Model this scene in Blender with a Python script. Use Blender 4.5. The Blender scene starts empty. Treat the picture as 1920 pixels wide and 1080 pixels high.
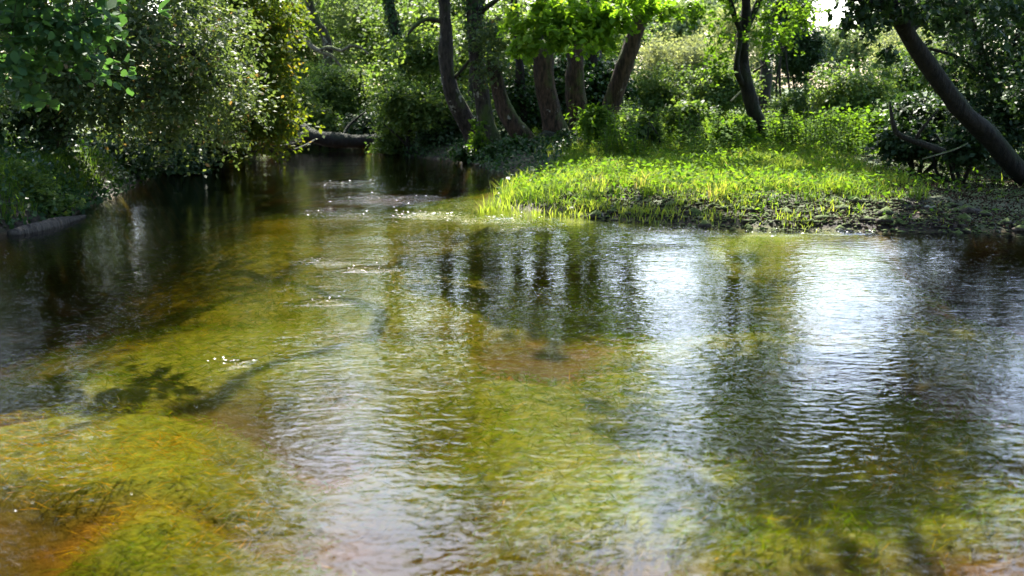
import bpy, math
import numpy as np
from mathutils import Vector

# ------------------------------------------------------------------ camera, world, sun, exposure
SC = bpy.context.scene
COL = SC.collection
W0, H0, FPX, CAMH = 1920.0, 1080.0, 2050.0, 1.6
PITCH = math.atan((540 - 165) / FPX)
cam_d = bpy.data.cameras.new('camera')
cam = bpy.data.objects.new('camera', cam_d)
COL.objects.link(cam)
cam.location = (0, 0, CAMH)
cam.rotation_euler = (math.pi / 2 - PITCH, 0, 0)
cam_d.sensor_width = 36.0
cam_d.lens = 36.0 * FPX / W0
cam_d.clip_end = 1000
cam_d.dof.use_dof = True
cam_d.dof.focus_distance = 11.0
cam_d.dof.aperture_fstop = 2.2
SC.camera = cam

SUN_AZ, SUN_EL = math.radians(-7), math.radians(52)
world = bpy.data.worlds.new('World')
SC.world = world
world.use_nodes = True
wn = world.node_tree
bg = wn.nodes['Background']
sky = wn.nodes.new('ShaderNodeTexSky')
sky.sky_type = 'NISHITA'
sky.sun_disc = False
sky.sun_elevation = SUN_EL
sky.sun_rotation = SUN_AZ
sky.dust_density = 2.0
sky.ozone_density = 1.6
sky.air_density = 1.0
wn.links.new(sky.outputs[0], bg.inputs[0])
bg.inputs[1].default_value = 0.125
sun_d = bpy.data.lights.new('sun', 'SUN')
sun_d.energy = 5.0
sun_d.angle = math.radians(0.55)
sun_d.color = (1.0, 0.95, 0.86)
sun = bpy.data.objects.new('sun', sun_d)
COL.objects.link(sun)
SDIR = Vector((math.sin(SUN_AZ) * math.cos(SUN_EL), math.cos(SUN_AZ) * math.cos(SUN_EL), math.sin(SUN_EL)))
sun.rotation_euler = SDIR.to_track_quat('Z', 'Y').to_euler()
sun.location = SDIR * 60

SC.view_settings.view_transform = 'Standard'
SC.view_settings.look = 'None'
SC.view_settings.gamma = 1.0
SC.view_settings.exposure = 2.5
cy = SC.cycles
cy.max_bounces = 6
cy.diffuse_bounces = 2
cy.glossy_bounces = 3
cy.transmission_bounces = 4
cy.transparent_max_bounces = 8
cy.volume_bounces = 0
cy.sample_clamp_indirect = 6.0
cy.use_denoising = True

RNG = np.random.default_rng(11)


# ------------------------------------------------------------------ coordinates
def at(px, py, Y):
    """the world point at ground distance Y seen in direction (px, py) of the photograph"""
    u, v = (px - 960) / FPX, (540 - py) / FPX
    t = Y / (math.cos(PITCH) + v * math.sin(PITCH))
    return np.array([t * u, Y, CAMH + t * (v * math.cos(PITCH) - math.sin(PITCH))])


def on_z(px, py, z=0.0):
    u, v = (px - 960) / FPX, (540 - py) / FPX
    t = (z - CAMH) / (v * math.cos(PITCH) - math.sin(PITCH))
    return np.array([t * u, t * (math.cos(PITCH) + v * math.sin(PITCH)), z])


def to_px(x, y, z):
    dz = z - CAMH
    dep = y * math.cos(PITCH) - dz * math.sin(PITCH)
    up = y * math.sin(PITCH) + dz * math.cos(PITCH)
    return 960 + FPX * x / dep, 540 - FPX * up / dep


# cheap smooth value noise
_G = np.random.default_rng(5).random((64, 64, 64)).astype(np.float32)


def vnoise(P, s=1.0, seed=0.0):
    q = np.asarray(P, float) * s + seed * 7.31
    i = np.floor(q).astype(int)
    f = q - i
    f = f * f * (3 - 2 * f)
    r = 0
    for a in (0, 1):
        for b in (0, 1):
            for c in (0, 1):
                w = (f[..., 0] if a else 1 - f[..., 0]) * (f[..., 1] if b else 1 - f[..., 1]) * (f[..., 2] if c else 1 - f[..., 2])
                r = r + w * _G[(i[..., 0] + a) & 63, (i[..., 1] + b) & 63, (i[..., 2] + c) & 63]
    return r * 2 - 1


def n2(x, y, s, seed=0.0):
    return vnoise(np.stack([x, y, np.zeros_like(x)], -1), s, seed)


def sstep(a, b, x):
    t = np.clip((x - a) / (b - a), 0, 1)
    return t * t * (3 - 2 * t)


# ------------------------------------------------------------------ mesh helpers
def build_mesh(name, V, Fs, tone=None, smooth=True, attrs=None):
    if not isinstance(Fs, list):
        Fs = [Fs]
    V = np.asarray(V, np.float32)
    me = bpy.data.meshes.new(name)
    me.vertices.add(len(V))
    me.vertices.foreach_set('co', V.ravel())
    nl = sum(f.size for f in Fs)
    npoly = sum(len(f) for f in Fs)
    me.loops.add(nl)
    me.loops.foreach_set('vertex_index', np.concatenate([f.ravel() for f in Fs]).astype(np.int32))
    me.polygons.add(npoly)
    sizes = np.concatenate([np.full(len(f), f.shape[1]) for f in Fs])
    starts = np.concatenate([[0], np.cumsum(sizes)[:-1]]).astype(np.int32)
    me.polygons.foreach_set('loop_start', starts)
    if smooth:
        me.polygons.foreach_set('use_smooth', np.ones(npoly, bool))
    if tone is not None:
        a = me.attributes.new('tone', 'FLOAT', 'POINT')
        a.data.foreach_set('value', np.asarray(tone, np.float32))
    for k, v in (attrs or {}).items():
        a = me.attributes.new(k, 'FLOAT', 'POINT')
        a.data.foreach_set('value', np.asarray(v, np.float32))
    me.update(calc_edges=True)
    return me


def link(name, me, mat, parent=None, loc=None, kind=None):
    o = bpy.data.objects.new(name, me)
    COL.objects.link(o)
    if mat is not None:
        if not me.materials:
            me.materials.append(mat)
    if parent is not None:
        o.parent = parent
    if loc is not None:
        o.location = loc
    if kind:
        o['kind'] = kind
    return o


def tag(o, label, cat=None, group=None, kind=None):
    o['label'] = label
    if cat:
        o['category'] = cat
    if group:
        o['group'] = group
    if kind:
        o['kind'] = kind
    return o


def empty(name, loc, label, cat, group=None):
    o = bpy.data.objects.new(name, None)
    COL.objects.link(o)
    o.location = tuple(float(c) for c in loc)
    o.empty_display_size = 0.2
    return tag(o, label, cat, group)


def smooth_path(pts, n):
    """Catmull-Rom through rows of pts (any width), n samples"""
    P = np.asarray(pts, float)
    if len(P) == 2:
        t = np.linspace(0, 1, n)[:, None]
        return P[0] * (1 - t) + P[1] * t
    Q = np.vstack([2 * P[0] - P[1], P, 2 * P[-1] - P[-2]])
    d = np.linalg.norm(np.diff(P[:, :3], axis=0), axis=1)
    cum = np.concatenate([[0], np.cumsum(d)])
    s = np.linspace(0, cum[-1], n)
    i = np.clip(np.searchsorted(cum, s, 'right') - 1, 0, len(P) - 2)
    t = ((s - cum[i]) / np.maximum(d[i], 1e-6))[:, None]
    a, b, c, e = Q[i], Q[i + 1], Q[i + 2], Q[i + 3]
    return 0.5 * (2 * b + (c - a) * t + (2 * a - 5 * b + 4 * c - e) * t ** 2 + (3 * b - a - 3 * c + e) * t ** 3)


def tube(path, radii, sides=8, rough=0.0, seed=0.0, cap=True, nscale=3.0):
    """tube around path rows (x,y,z); returns V, [quads, tris]"""
    P = np.asarray(path, float)
    n = len(P)
    T = np.gradient(P, axis=0)
    T /= np.maximum(np.linalg.norm(T, axis=1, keepdims=True), 1e-9)
    ref = np.array([0.31, 0.17, 0.93]) if abs(T[0, 2]) < 0.85 else np.array([0.2, 0.97, 0.1])
    U = np.cross(T, ref)
    U /= np.maximum(np.linalg.norm(U, axis=1, keepdims=True), 1e-9)
    B = np.cross(T, U)
    ang = np.linspace(0, 2 * np.pi, sides, endpoint=False)
    ring = U[:, None] * np.cos(ang)[None, :, None] + B[:, None] * np.sin(ang)[None, :, None]
    R = np.asarray(radii, float)[:, None] * np.ones((1, sides))
    if rough:
        Q = P[:, None] + ring * R[..., None]
        al = np.concatenate([[0], np.cumsum(np.linalg.norm(np.diff(P, axis=0), axis=1))])
        Z = np.stack([np.cos(ang)[None] * R, np.sin(ang)[None] * R, (al * .2)[:, None] * np.ones((1, sides))], -1) + P[0].sum()
        R = R * (1 + rough * vnoise(Q, nscale, seed) + .4 * rough * vnoise(Q, nscale * 3.1, seed + 3) + .55 * rough * vnoise(Z, 13.0, seed + 5))
    V = (P[:, None] + ring * R[..., None]).reshape(-1, 3)
    i = np.arange(n - 1)[:, None] * sides
    j = np.arange(sides)[None]
    k = (j + 1) % sides
    F = np.stack([i + j, i + k, i + sides + k, i + sides + j], -1).reshape(-1, 4)
    Fs = [F]
    if cap:
        V = np.vstack([V, P[:1], P[-1:]])
        a, b = n * sides, n * sides + 1
        t0 = np.stack([np.full(sides, a), k[0], j[0]], -1)
        o = (n - 1) * sides
        t1 = np.stack([np.full(sides, b), o + j[0], o + k[0]], -1)
        Fs.append(np.vstack([t0, t1]))
    return V, Fs


class Acc:
    def __init__(s):
        s.V, s.F, s.n, s.T = [], {}, 0, []

    def add(s, V, Fs, tone=None):
        if not isinstance(Fs, list):
            Fs = [Fs]
        for f in Fs:
            s.F.setdefault(f.shape[1], []).append(f + s.n)
        s.V.append(np.asarray(V, float))
        s.T.append(np.full(len(V), 0.5) if tone is None else np.asarray(tone, float))
        s.n += len(V)

    def mesh(s, name, off=(0, 0, 0), smooth=True):
        V = np.vstack(s.V) - np.asarray(off)
        return build_mesh(name, V, [np.vstack(v) for v in s.F.values()], np.concatenate(s.T), smooth)


LEAF = dict(
    simple=(np.array([[-.5, 0, 0], [-.02, .5, .10], [.5, 0, -.04], [-.02, -.5, .10]]), np.array([[0, 3, 2, 1]])),
    broad=(np.array([[-.5, 0, 0], [-.25, .42, .06], [.12, .44, .06], [.5, 0, -.08], [.12, -.44, .06], [-.25, -.42, .06], [-.05, 0, 0]]),
           np.array([[0, 6, 2, 1], [6, 3, 2, 2], [0, 5, 4, 6], [6, 4, 3, 3]])),
    oak=(np.array([[-.5, 0, 0], [-.34, .14, .03], [-.2, .36, .07], [-.06, .2, .03], [.08, .46, .08], [.2, .22, .03], [.34, .3, .04], [.5, 0, -.06],
                   [.34, -.3, .04], [.2, -.22, .03], [.08, -.46, .08], [-.06, -.2, .03], [-.2, -.36, .07], [-.34, -.14, .03]]),
         np.arange(13, -1, -1)[None]),
)
LEAF['broad'] = (LEAF['broad'][0], np.array([[0, 6, 2, 1], [0, 5, 4, 6], [6, 4, 3, 2]]))


def unit(a):
    return a / np.maximum(np.linalg.norm(a, axis=-1, keepdims=True), 1e-9)


def leaves(acc, P, N, A, L, Wd, kind='simple', tone=None):
    """add leaves at P with normals N and axes A"""
    n = len(P)
    if n == 0:
        return
    N = unit(N)
    A = unit(A - N * np.sum(A * N, -1, keepdims=True))
    S = np.cross(N, A)
    tv, tf = LEAF[kind]
    k = len(tv)
    L = np.broadcast_to(L, (n,))[:, None, None]
    Wd = np.broadcast_to(Wd, (n,))[:, None, None]
    V = P[:, None] + L * tv[None, :, :1] * A[:, None] + Wd * tv[None, :, 1:2] * S[:, None] + Wd * tv[None, :, 2:] * N[:, None]
    F = (np.arange(n)[:, None, None] * k + tf[None]).reshape(-1, tf.shape[1])
    if tone is None:
        tone = RNG.random(n)
    acc.add(V.reshape(-1, 3), F, np.repeat(tone, k))


# ------------------------------------------------------------------ materials
def newmat(name):
    m = bpy.data.materials.new(name)
    m.use_nodes = True
    nt = m.node_tree
    nt.nodes.clear()
    out = nt.nodes.new('ShaderNodeOutputMaterial')
    return m, nt, out


def ramp(nt, stops, fac=None):
    r = nt.nodes.new('ShaderNodeValToRGB')
    e = r.color_ramp.elements
    while len(e) < len(stops):
        e.new(0.5)
    for el, (p, c) in zip(e, stops):
        el.position = p
        el.color = (*c, 1)
    if fac is not None:
        nt.links.new(fac, r.inputs[0])
    return r


def noise(nt, scale, detail=3.0, vec=None, rough=0.55, dist=0.0):
    n = nt.nodes.new('ShaderNodeTexNoise')
    n.inputs['Scale'].default_value = scale
    n.inputs['Detail'].default_value = detail
    n.inputs['Roughness'].default_value = rough
    n.inputs['Distortion'].default_value = dist
    if vec is not None:
        nt.links.new(vec, n.inputs['Vector'])
    return n


def math_n(nt, op, a, b=None, c=None):
    n = nt.nodes.new('ShaderNodeMath')
    n.operation = op
    for i, v in enumerate((a, b, c)):
        if v is None:
            continue
        if isinstance(v, (int, float)):
            n.inputs[i].default_value = v
        else:
            nt.links.new(v, n.inputs[i])
    return n.outputs[0]


def mixc(nt, fac, a, b):
    n = nt.nodes.new('ShaderNodeMix')
    n.data_type = 'RGBA'
    for s, v in ((0, fac), (6, a), (7, b)):
        if isinstance(v, (int, float)):
            n.inputs[s].default_value = v
        elif isinstance(v, tuple):
            n.inputs[s].default_value = (*v, 1)
        else:
            nt.links.new(v, n.inputs[s])
    return n.outputs[2]


def attr(nt, name):
    a = nt.nodes.new('ShaderNodeAttribute')
    a.attribute_name = name
    return a.outputs['Fac']


def leaf_mat(name, stops, trans=0.45, tcol=(1.25, 1.25, 0.45), rough=0.42, spec=0.5):
    m, nt, out = newmat(name)
    r = ramp(nt, stops, attr(nt, 'tone'))
    p = nt.nodes.new('ShaderNodeBsdfPrincipled')
    p.inputs['Roughness'].default_value = rough + .18
    p.inputs['Specular IOR Level'].default_value = spec * .32
    nt.links.new(r.outputs[0], p.inputs['Base Color'])
    t = nt.nodes.new('ShaderNodeBsdfTranslucent')
    mul = nt.nodes.new('ShaderNodeMix')
    mul.data_type = 'RGBA'
    mul.blend_type = 'MULTIPLY'
    mul.inputs[0].default_value = 1
    nt.links.new(r.outputs[0], mul.inputs[6])
    mul.inputs[7].default_value = (*tcol, 1)
    nt.links.new(mul.outputs[2], t.inputs[0])
    mx = nt.nodes.new('ShaderNodeMixShader')
    mx.inputs[0].default_value = trans
    nt.links.new(p.outputs[0], mx.inputs[1])
    nt.links.new(t.outputs[0], mx.inputs[2])
    nt.links.new(mx.outputs[0], out.inputs[0])
    return m


def bark_mat(name, dark, light, moss=0.35, lichen=0.2, mosscol=(0.05, 0.075, 0.012)):
    m, nt, out = newmat(name)
    geo = nt.nodes.new('ShaderNodeNewGeometry')
    pos = geo.outputs['Position']
    mp = nt.nodes.new('ShaderNodeMapping')
    mp.inputs['Scale'].default_value = (1, 1, 0.3)
    nt.links.new(pos, mp.inputs[0])
    n1 = noise(nt, 16, 5, mp.outputs[0], 0.65)
    c = ramp(nt, [(0.38, dark), (0.64, light)], n1.outputs[0]).outputs[0]
    n2_ = noise(nt, 2.2, 4, pos)
    sep = nt.nodes.new('ShaderNodeSeparateXYZ')
    nt.links.new(geo.outputs['Normal'], sep.inputs[0])
    up = math_n(nt, 'MULTIPLY_ADD', sep.outputs[2], 0.45, n2_.outputs[0])
    mf = ramp(nt, [(0.62 - moss * 0.3, (0, 0, 0)), (0.8 - moss * 0.2, (1, 1, 1))], up).outputs[0]
    c = mixc(nt, mf, c, mosscol)
    n3 = noise(nt, 4.5, 5, pos, 0.6)
    lf = ramp(nt, [(0.66 - lichen * 0.15, (0, 0, 0)), (0.70 - lichen * 0.15, (1, 1, 1))], n3.outputs[0]).outputs[0]
    lf = math_n(nt, 'MULTIPLY', lf, 0.8 if lichen > 0 else 0.0)
    c = mixc(nt, lf, c, (0.26, 0.25, 0.21))
    b = nt.nodes.new('ShaderNodeBump')
    b.inputs['Strength'].default_value = 1.0
    b.inputs['Distance'].default_value = 0.06
    nt.links.new(n1.outputs[0], b.inputs['Height'])
    p = nt.nodes.new('ShaderNodeBsdfPrincipled')
    p.inputs['Roughness'].default_value = 0.85
    p.inputs['Specular IOR Level'].default_value = 0.25
    nt.links.new(c, p.inputs['Base Color'])
    nt.links.new(b.outputs[0], p.inputs['Normal'])
    nt.links.new(p.outputs[0], out.inputs[0])
    return m


M = {}
M['leaf_grey'] = leaf_mat('leaf_grey', [(0, (.038, .065, .03)), (.5, (.07, .105, .046)), (.85, (.10, .135, .062)), (.97, (.12, .13, .055)), (1, (.17, .115, .06))], .48, (1.4, 1.35, .5), .34, .5)
M['leaf_hazel'] = leaf_mat('leaf_hazel', [(0, (.035, .085, .035)), (1, (.07, .14, .055))], .45, (1.2, 1.3, .5), .45, .5)
M['leaf_gold'] = leaf_mat('leaf_gold', [(0, (.045, .085, .014)), (.5, (.08, .125, .018)), (.88, (.14, .155, .024)), (1, (.23, .15, .045))], .55, (1.5, 1.35, .4), .42, .4)
M['leaf_oak'] = leaf_mat('leaf_oak', [(0, (.09, .18, .02)), (.6, (.14, .24, .03)), (1, (.20, .28, .045))], .64, (1.6, 1.6, .5), .4, .4)
M['leaf_mid'] = leaf_mat('leaf_mid', [(0, (.045, .09, .026)), (.6, (.095, .15, .042)), (1, (.15, .20, .07))], .55, (1.45, 1.4, .55), .36, .6)
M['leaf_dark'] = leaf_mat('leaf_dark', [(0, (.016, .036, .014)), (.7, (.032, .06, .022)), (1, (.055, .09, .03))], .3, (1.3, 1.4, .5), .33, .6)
M['leaf_pale'] = leaf_mat('leaf_pale', [(0, (.12, .155, .08)), (.5, (.18, .21, .11)), (1, (.24, .26, .15))], .55, (1.3, 1.25, .65), .5, .4)
M['leaf_haze'] = leaf_mat('leaf_haze', [(0, (.10, .145, .07)), (1, (.17, .215, .11))], .55, (1.3, 1.3, .65), .55, .3)  # haze of distance put into the leaf colour as paler green
M['leaf_nettle'] = leaf_mat('leaf_nettle', [(0, (.05, .11, .018)), (1, (.11, .18, .028))], .52, (1.5, 1.5, .4), .6, .2)
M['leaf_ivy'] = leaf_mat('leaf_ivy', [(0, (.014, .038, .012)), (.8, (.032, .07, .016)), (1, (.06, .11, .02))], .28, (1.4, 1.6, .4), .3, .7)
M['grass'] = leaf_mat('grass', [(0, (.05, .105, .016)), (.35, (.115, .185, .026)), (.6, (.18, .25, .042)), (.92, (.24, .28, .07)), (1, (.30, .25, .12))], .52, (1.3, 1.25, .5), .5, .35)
M['litter'] = leaf_mat('litter', [(0, (.018, .012, .008)), (.6, (.045, .03, .019)), (.9, (.09, .062, .04)), (1, (.18, .14, .10))], .1, (1, 1, 1), .7, .15)
M['weed'] = leaf_mat('weed', [(0, (.028, .08, .005)), (.5, (.10, .18, .009)), (.8, (.20, .20, .013)), (1, (.34, .21, .02))], .3, (1.1, 1.05, .4), .8, .05)
M['bark_alder'] = bark_mat('bark_alder', (.012, .009, .007), (.055, .042, .032), .3, .38)
M['bark_red'] = bark_mat('bark_red', (.012, .008, .005), (.075, .044, .028), .25, .05)
M['bark_dark'] = bark_mat('bark_dark', (.007, .005, .004), (.026, .02, .014), .2, .0, (.02, .028, .008))
M['soil_dark'] = bark_mat('soil_dark', (.005, .004, .003), (.016, .012, .008), .1, .0, (.012, .016, .006))
M['bark_mossy'] = bark_mat('bark_mossy', (.004, .003, .002), (.018, .013, .009), .3, .0, (.016, .022, .006))
M['soil_clod'] = bark_mat('soil_clod', (.010, .008, .006), (.06, .046, .035), .0, .1)
M['bark_pale'] = bark_mat('bark_pale', (.09, .075, .055), (.28, .24, .19), .3, .2)
M['bark_wet'] = bark_mat('bark_wet', (.02, .017, .014), (.07, .06, .05), -1.6, .0)


# ------------------------------------------------------------------ river outline and ground height
RIVER_PX_R = [(1920, 432), (1820, 436), (1700, 434), (1600, 432), (1500, 430), (1400, 428), (1300, 423), (1200, 415), (1120, 408), (1060, 400), (990, 392), (935, 384),
              (945, 368), (972, 352), (985, 338), (965, 330), (935, 322), (905, 312), (870, 303), (830, 300), (780, 294), (720, 287), (702, 279), (690, 272), (640, 269), (560, 269)]
RIVER_PX_L = [(520, 276), (470, 287), (400, 291), (345, 299), (315, 312), (285, 325), (258, 345), (215, 366), (165, 388), (120, 412), (60, 430), (0, 442)]
riv = [(12, -8), (11.5, 3), (10.2, 8), (8.6, 11)] + [tuple(on_z(*p)[:2]) for p in RIVER_PX_R + RIVER_PX_L] + [(-7.2, 10), (-8, 6), (-8.5, 2), (-8.5, -8)]
RIV = np.array(riv)


def sdist(x, y):
    """distance to the waterline, positive on land"""
    p = np.stack([x, y], -1).reshape(-1, 2)
    a, b = RIV, np.roll(RIV, -1, 0)
    best = np.full(len(p), 1e9)
    ins = np.zeros(len(p), bool)
    for s, e in zip(a, b):
        d = e - s
        t = np.clip(((p - s) @ d) / (d @ d), 0, 1)
        best = np.minimum(best, np.hypot(*(p - s - t[:, None] * d).T))
        c = ((s[1] > p[:, 1]) != (e[1] > p[:, 1])) & (p[:, 0] < (e[0] - s[0]) * (p[:, 1] - s[1]) / (e[1] - s[1] + 1e-12) + s[0])
        ins ^= c
    return np.where(ins, -best, best).reshape(x.shape)


# beds of water weed: centre and radii as seen on the river bed
MATS = [(700, 570, 430, 75), (330, 665, 300, 62), (230, 865, 330, 60), (620, 455, 330, 55), (1010, 470, 330, 62), (1080, 830, 340, 62), (1560, 965, 400, 92), (1340, 665, 190, 50),
        (430, 1015, 280, 55), (1500, 560, 260, 40), (1780, 660, 220, 60), (1000, 570, 260, 40), (1250, 740, 200, 40), (800, 680, 200, 40), (1500, 800, 300, 60), (450, 400, 90, 8), (1500, 470, 320, 30), (900, 760, 220, 40), (1150, 950, 200, 70), (120, 740, 200, 30), (1700, 860, 260, 60), (1250, 500, 200, 50)]


def weed_mask(x, y, z=-0.4):
    px, py = to_px(x, y, np.full_like(x, z))
    wob = 0.45 * n2(x, y, 1.1, 2) + 0.35 * n2(x, y, 2.9, 4)
    m = np.zeros_like(x)
    for cx, cy_, rx, ry in MATS:
        r = np.sqrt(((px - cx) / rx) ** 2 + ((py - cy_) / ry) ** 2)
        m = np.maximum(m, sstep(1.6, 0.7, r + wob * 0.7))
    bare = sstep(1.2, .5, np.sqrt(((px - 985) / 110) ** 2 + ((py - 678) / 42) ** 2) + .4 * wob)
    return m * sstep(1.5, 3.0, y) * (1 - bare)


def ground_z(x, y, s=None, with_weed=True):
    x = np.asarray(x, float)
    y = np.asarray(y, float)
    if s is None:
        s = sdist(x, y)
    left = sstep(-1.5, -3.5, x - 0.02 * y)
    far = sstep(19.5, 22, y) * (1 - sstep(1.6, 3.0, x))
    steep = np.maximum(left, far)
    low = 1 - .45 * sstep(5, 6.5, x) * sstep(19, 17, y)
    bar = low * (0.07 * sstep(0, 0.1, s) + 0.19 * sstep(0, 1.3, s) + 0.13 * sstep(0.8, 5, s))
    cliff = (0.50 - .26 * far * (1 - left)) * sstep(-0.05, 0.55, s) + 0.22 * sstep(0.4, 3, s)
    land = bar * (1 - steep) + cliff * steep + 0.25 * sstep(5, 25, s) + 0.9 * sstep(25, 120, s)
    land = land + (0.05 * n2(x, y, 0.9, 1) + 0.035 * n2(x, y, 2.7, 5) + 0.02 * n2(x, y, 7.1, 6)) * sstep(0, 0.6, s)
    d = np.maximum(-s, 0)
    deep = 0.42 + 0.45 * sstep(-2.2, -5.0, x + 0.12 * (y - 9)) * sstep(6, 9, y) + 0.35 * sstep(-0.5, -2.5, x) * sstep(5.3, 4.0, y) + .22 * sstep(16, 20, y) + .45 * sstep(3.6, 5.2, x) + .3 * sstep(1.0, .3, np.abs(x + .75 + .05 * (y - 4))) * sstep(7.5, 6, y)
    bed = -deep * (sstep(0, 2.2 - 1.5 * sstep(3.5, 4.6, x), d) * (1 - steep) + sstep(0, .7, d) * steep) - 0.05 * sstep(0, .2, d) + (0.05 * n2(x, y, 1.3, 7) + 0.03 * n2(x, y, 3.7, 8)) * sstep(0, 1, d)
    if with_weed:
        bed = bed + 0.13 * weed_mask(x, y) * sstep(.3, 1.2, d)
    return np.where(s > 0, land, bed)


def axis_pts(lo, f0, f1, hi, step, grow=1.18):
    mid = list(np.arange(f0, f1 + 1e-6, step))
    a, d = [], step
    v = f0
    while v > lo:
        d *= grow
        v -= d
        a.append(v)
    b, d = [], step
    v = f1
    while v < hi:
        d *= grow
        v += d
        b.append(v)
    return np.array(a[::-1] + mid + b)


GX = axis_pts(-260, -10, 11, 260, 0.13)
GY = axis_pts(-60, 2.5, 31, 400, 0.13)
gx, gy = np.meshgrid(GX, GY)
gs = sdist(gx, gy)
gz = ground_z(gx, gy, gs)
nx, ny = len(GX), len(GY)
ii = (np.arange(ny - 1)[:, None] * nx + np.arange(nx - 1)[None]).ravel()
gF = np.stack([ii, ii + 1, ii + nx + 1, ii + nx], -1)
wm = np.where(gs < 0, weed_mask(gx, gy), 0)


def mat_ground():
    m, nt, out = newmat('ground_soil')
    geo = nt.nodes.new('ShaderNodeNewGeometry')
    pos = geo.outputs['Position']
    s = attr(nt, 'land')
    wd = attr(nt, 'weed')
    n1 = noise(nt, 9, 6, pos, 0.65)
    n2_ = noise(nt, 1.4, 4, pos)
    n4 = noise(nt, 45, 3, pos, 0.6)
    mud = ramp(nt, [(.3, (.008, .006, .005)), (.55, (.02, .015, .011)), (.75, (.045, .034, .025))], n1.outputs[0]).outputs[0]
    sand = ramp(nt, [(.3, (.02, .015, .006)), (.50, (.042, .027, .010)), (.7, (.16, .068, .02))], n2_.outputs[0]).outputs[0]
    sand = mixc(nt, math_n(nt, 'MULTIPLY', n4.outputs[0], .35), sand, (.06, .035, .014))
    weedc = ramp(nt, [(.3, (.04, .07, .005)), (.7, (.11, .135, .008))], n1.outputs[0]).outputs[0]
    bedc = mixc(nt, wd, sand, weedc)
    green = ramp(nt, [(.35, (.03, .05, .012)), (.7, (.06, .09, .018))], n1.outputs[0]).outputs[0]
    gf = ramp(nt, [(0.35, (0, 0, 0)), (0.6, (1, 1, 1))], math_n(nt, 'MULTIPLY_ADD', s, .12, math_n(nt, 'MULTIPLY', n2_.outputs[0], .7))).outputs[0]
    landc = mixc(nt, gf, mud, green)
    isl = ramp(nt, [(.49, (0, 0, 0)), (.505, (1, 1, 1))], math_n(nt, 'MULTIPLY_ADD', s, .1, .5)).outputs[0]
    c = mixc(nt, isl, bedc, landc)
    b = nt.nodes.new('ShaderNodeBump')
    b.inputs['Strength'].default_value = .8
    b.inputs['Distance'].default_value = .05
    nt.links.new(n1.outputs[0], b.inputs['Height'])
    p = nt.nodes.new('ShaderNodeBsdfPrincipled')
    p.inputs['Roughness'].default_value = .8
    p.inputs['Specular IOR Level'].default_value = .2
    nt.links.new(c, p.inputs['Base Color'])
    nt.links.new(b.outputs[0], p.inputs['Normal'])
    nt.links.new(p.outputs[0], out.inputs[0])
    return m


g = link('ground', build_mesh('ground', np.stack([gx, gy, gz], -1).reshape(-1, 3), gF, attrs=dict(land=gs.ravel(), weed=wm.ravel())), mat_ground(), kind='structure')
g['label'] = 'brown river bed and earth banks'

# ------------------------------------------------------------------ water
# riffles: where the current breaks over stones or the shallow bar (centre px, radii px, height)
RIFF = [(1250, 432, 110, 9, 1.0), (1570, 435, 75, 5, 1.0), (800, 402, 90, 8, .9), (930, 412, 110, 8, .8), (720, 375, 120, 14, .55), (640, 345, 90, 8, .4), (700, 505, 60, 5, .8),
        (612, 567, 38, 6, .9), (432, 683, 36, 6, 1.0), (1230, 465, 60, 8, .5), (600, 490, 60, 8, .5), (1000, 428, 70, 7, .6), (1420, 440, 100, 6, .4), (640, 400, 100, 14, .3)]


def riffle(x, y):
    px, py = to_px(x, y, np.zeros_like(x))
    r = np.zeros_like(x)
    for cx, cy_, rx, ry, h in RIFF:
        r = np.maximum(r, h * sstep(1.2, 0.2, np.sqrt(((px - cx) / rx) ** 2 + ((py - cy_) / ry) ** 2) + .3 * n2(x, y, 2.2, 9)))
    return r


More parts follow.
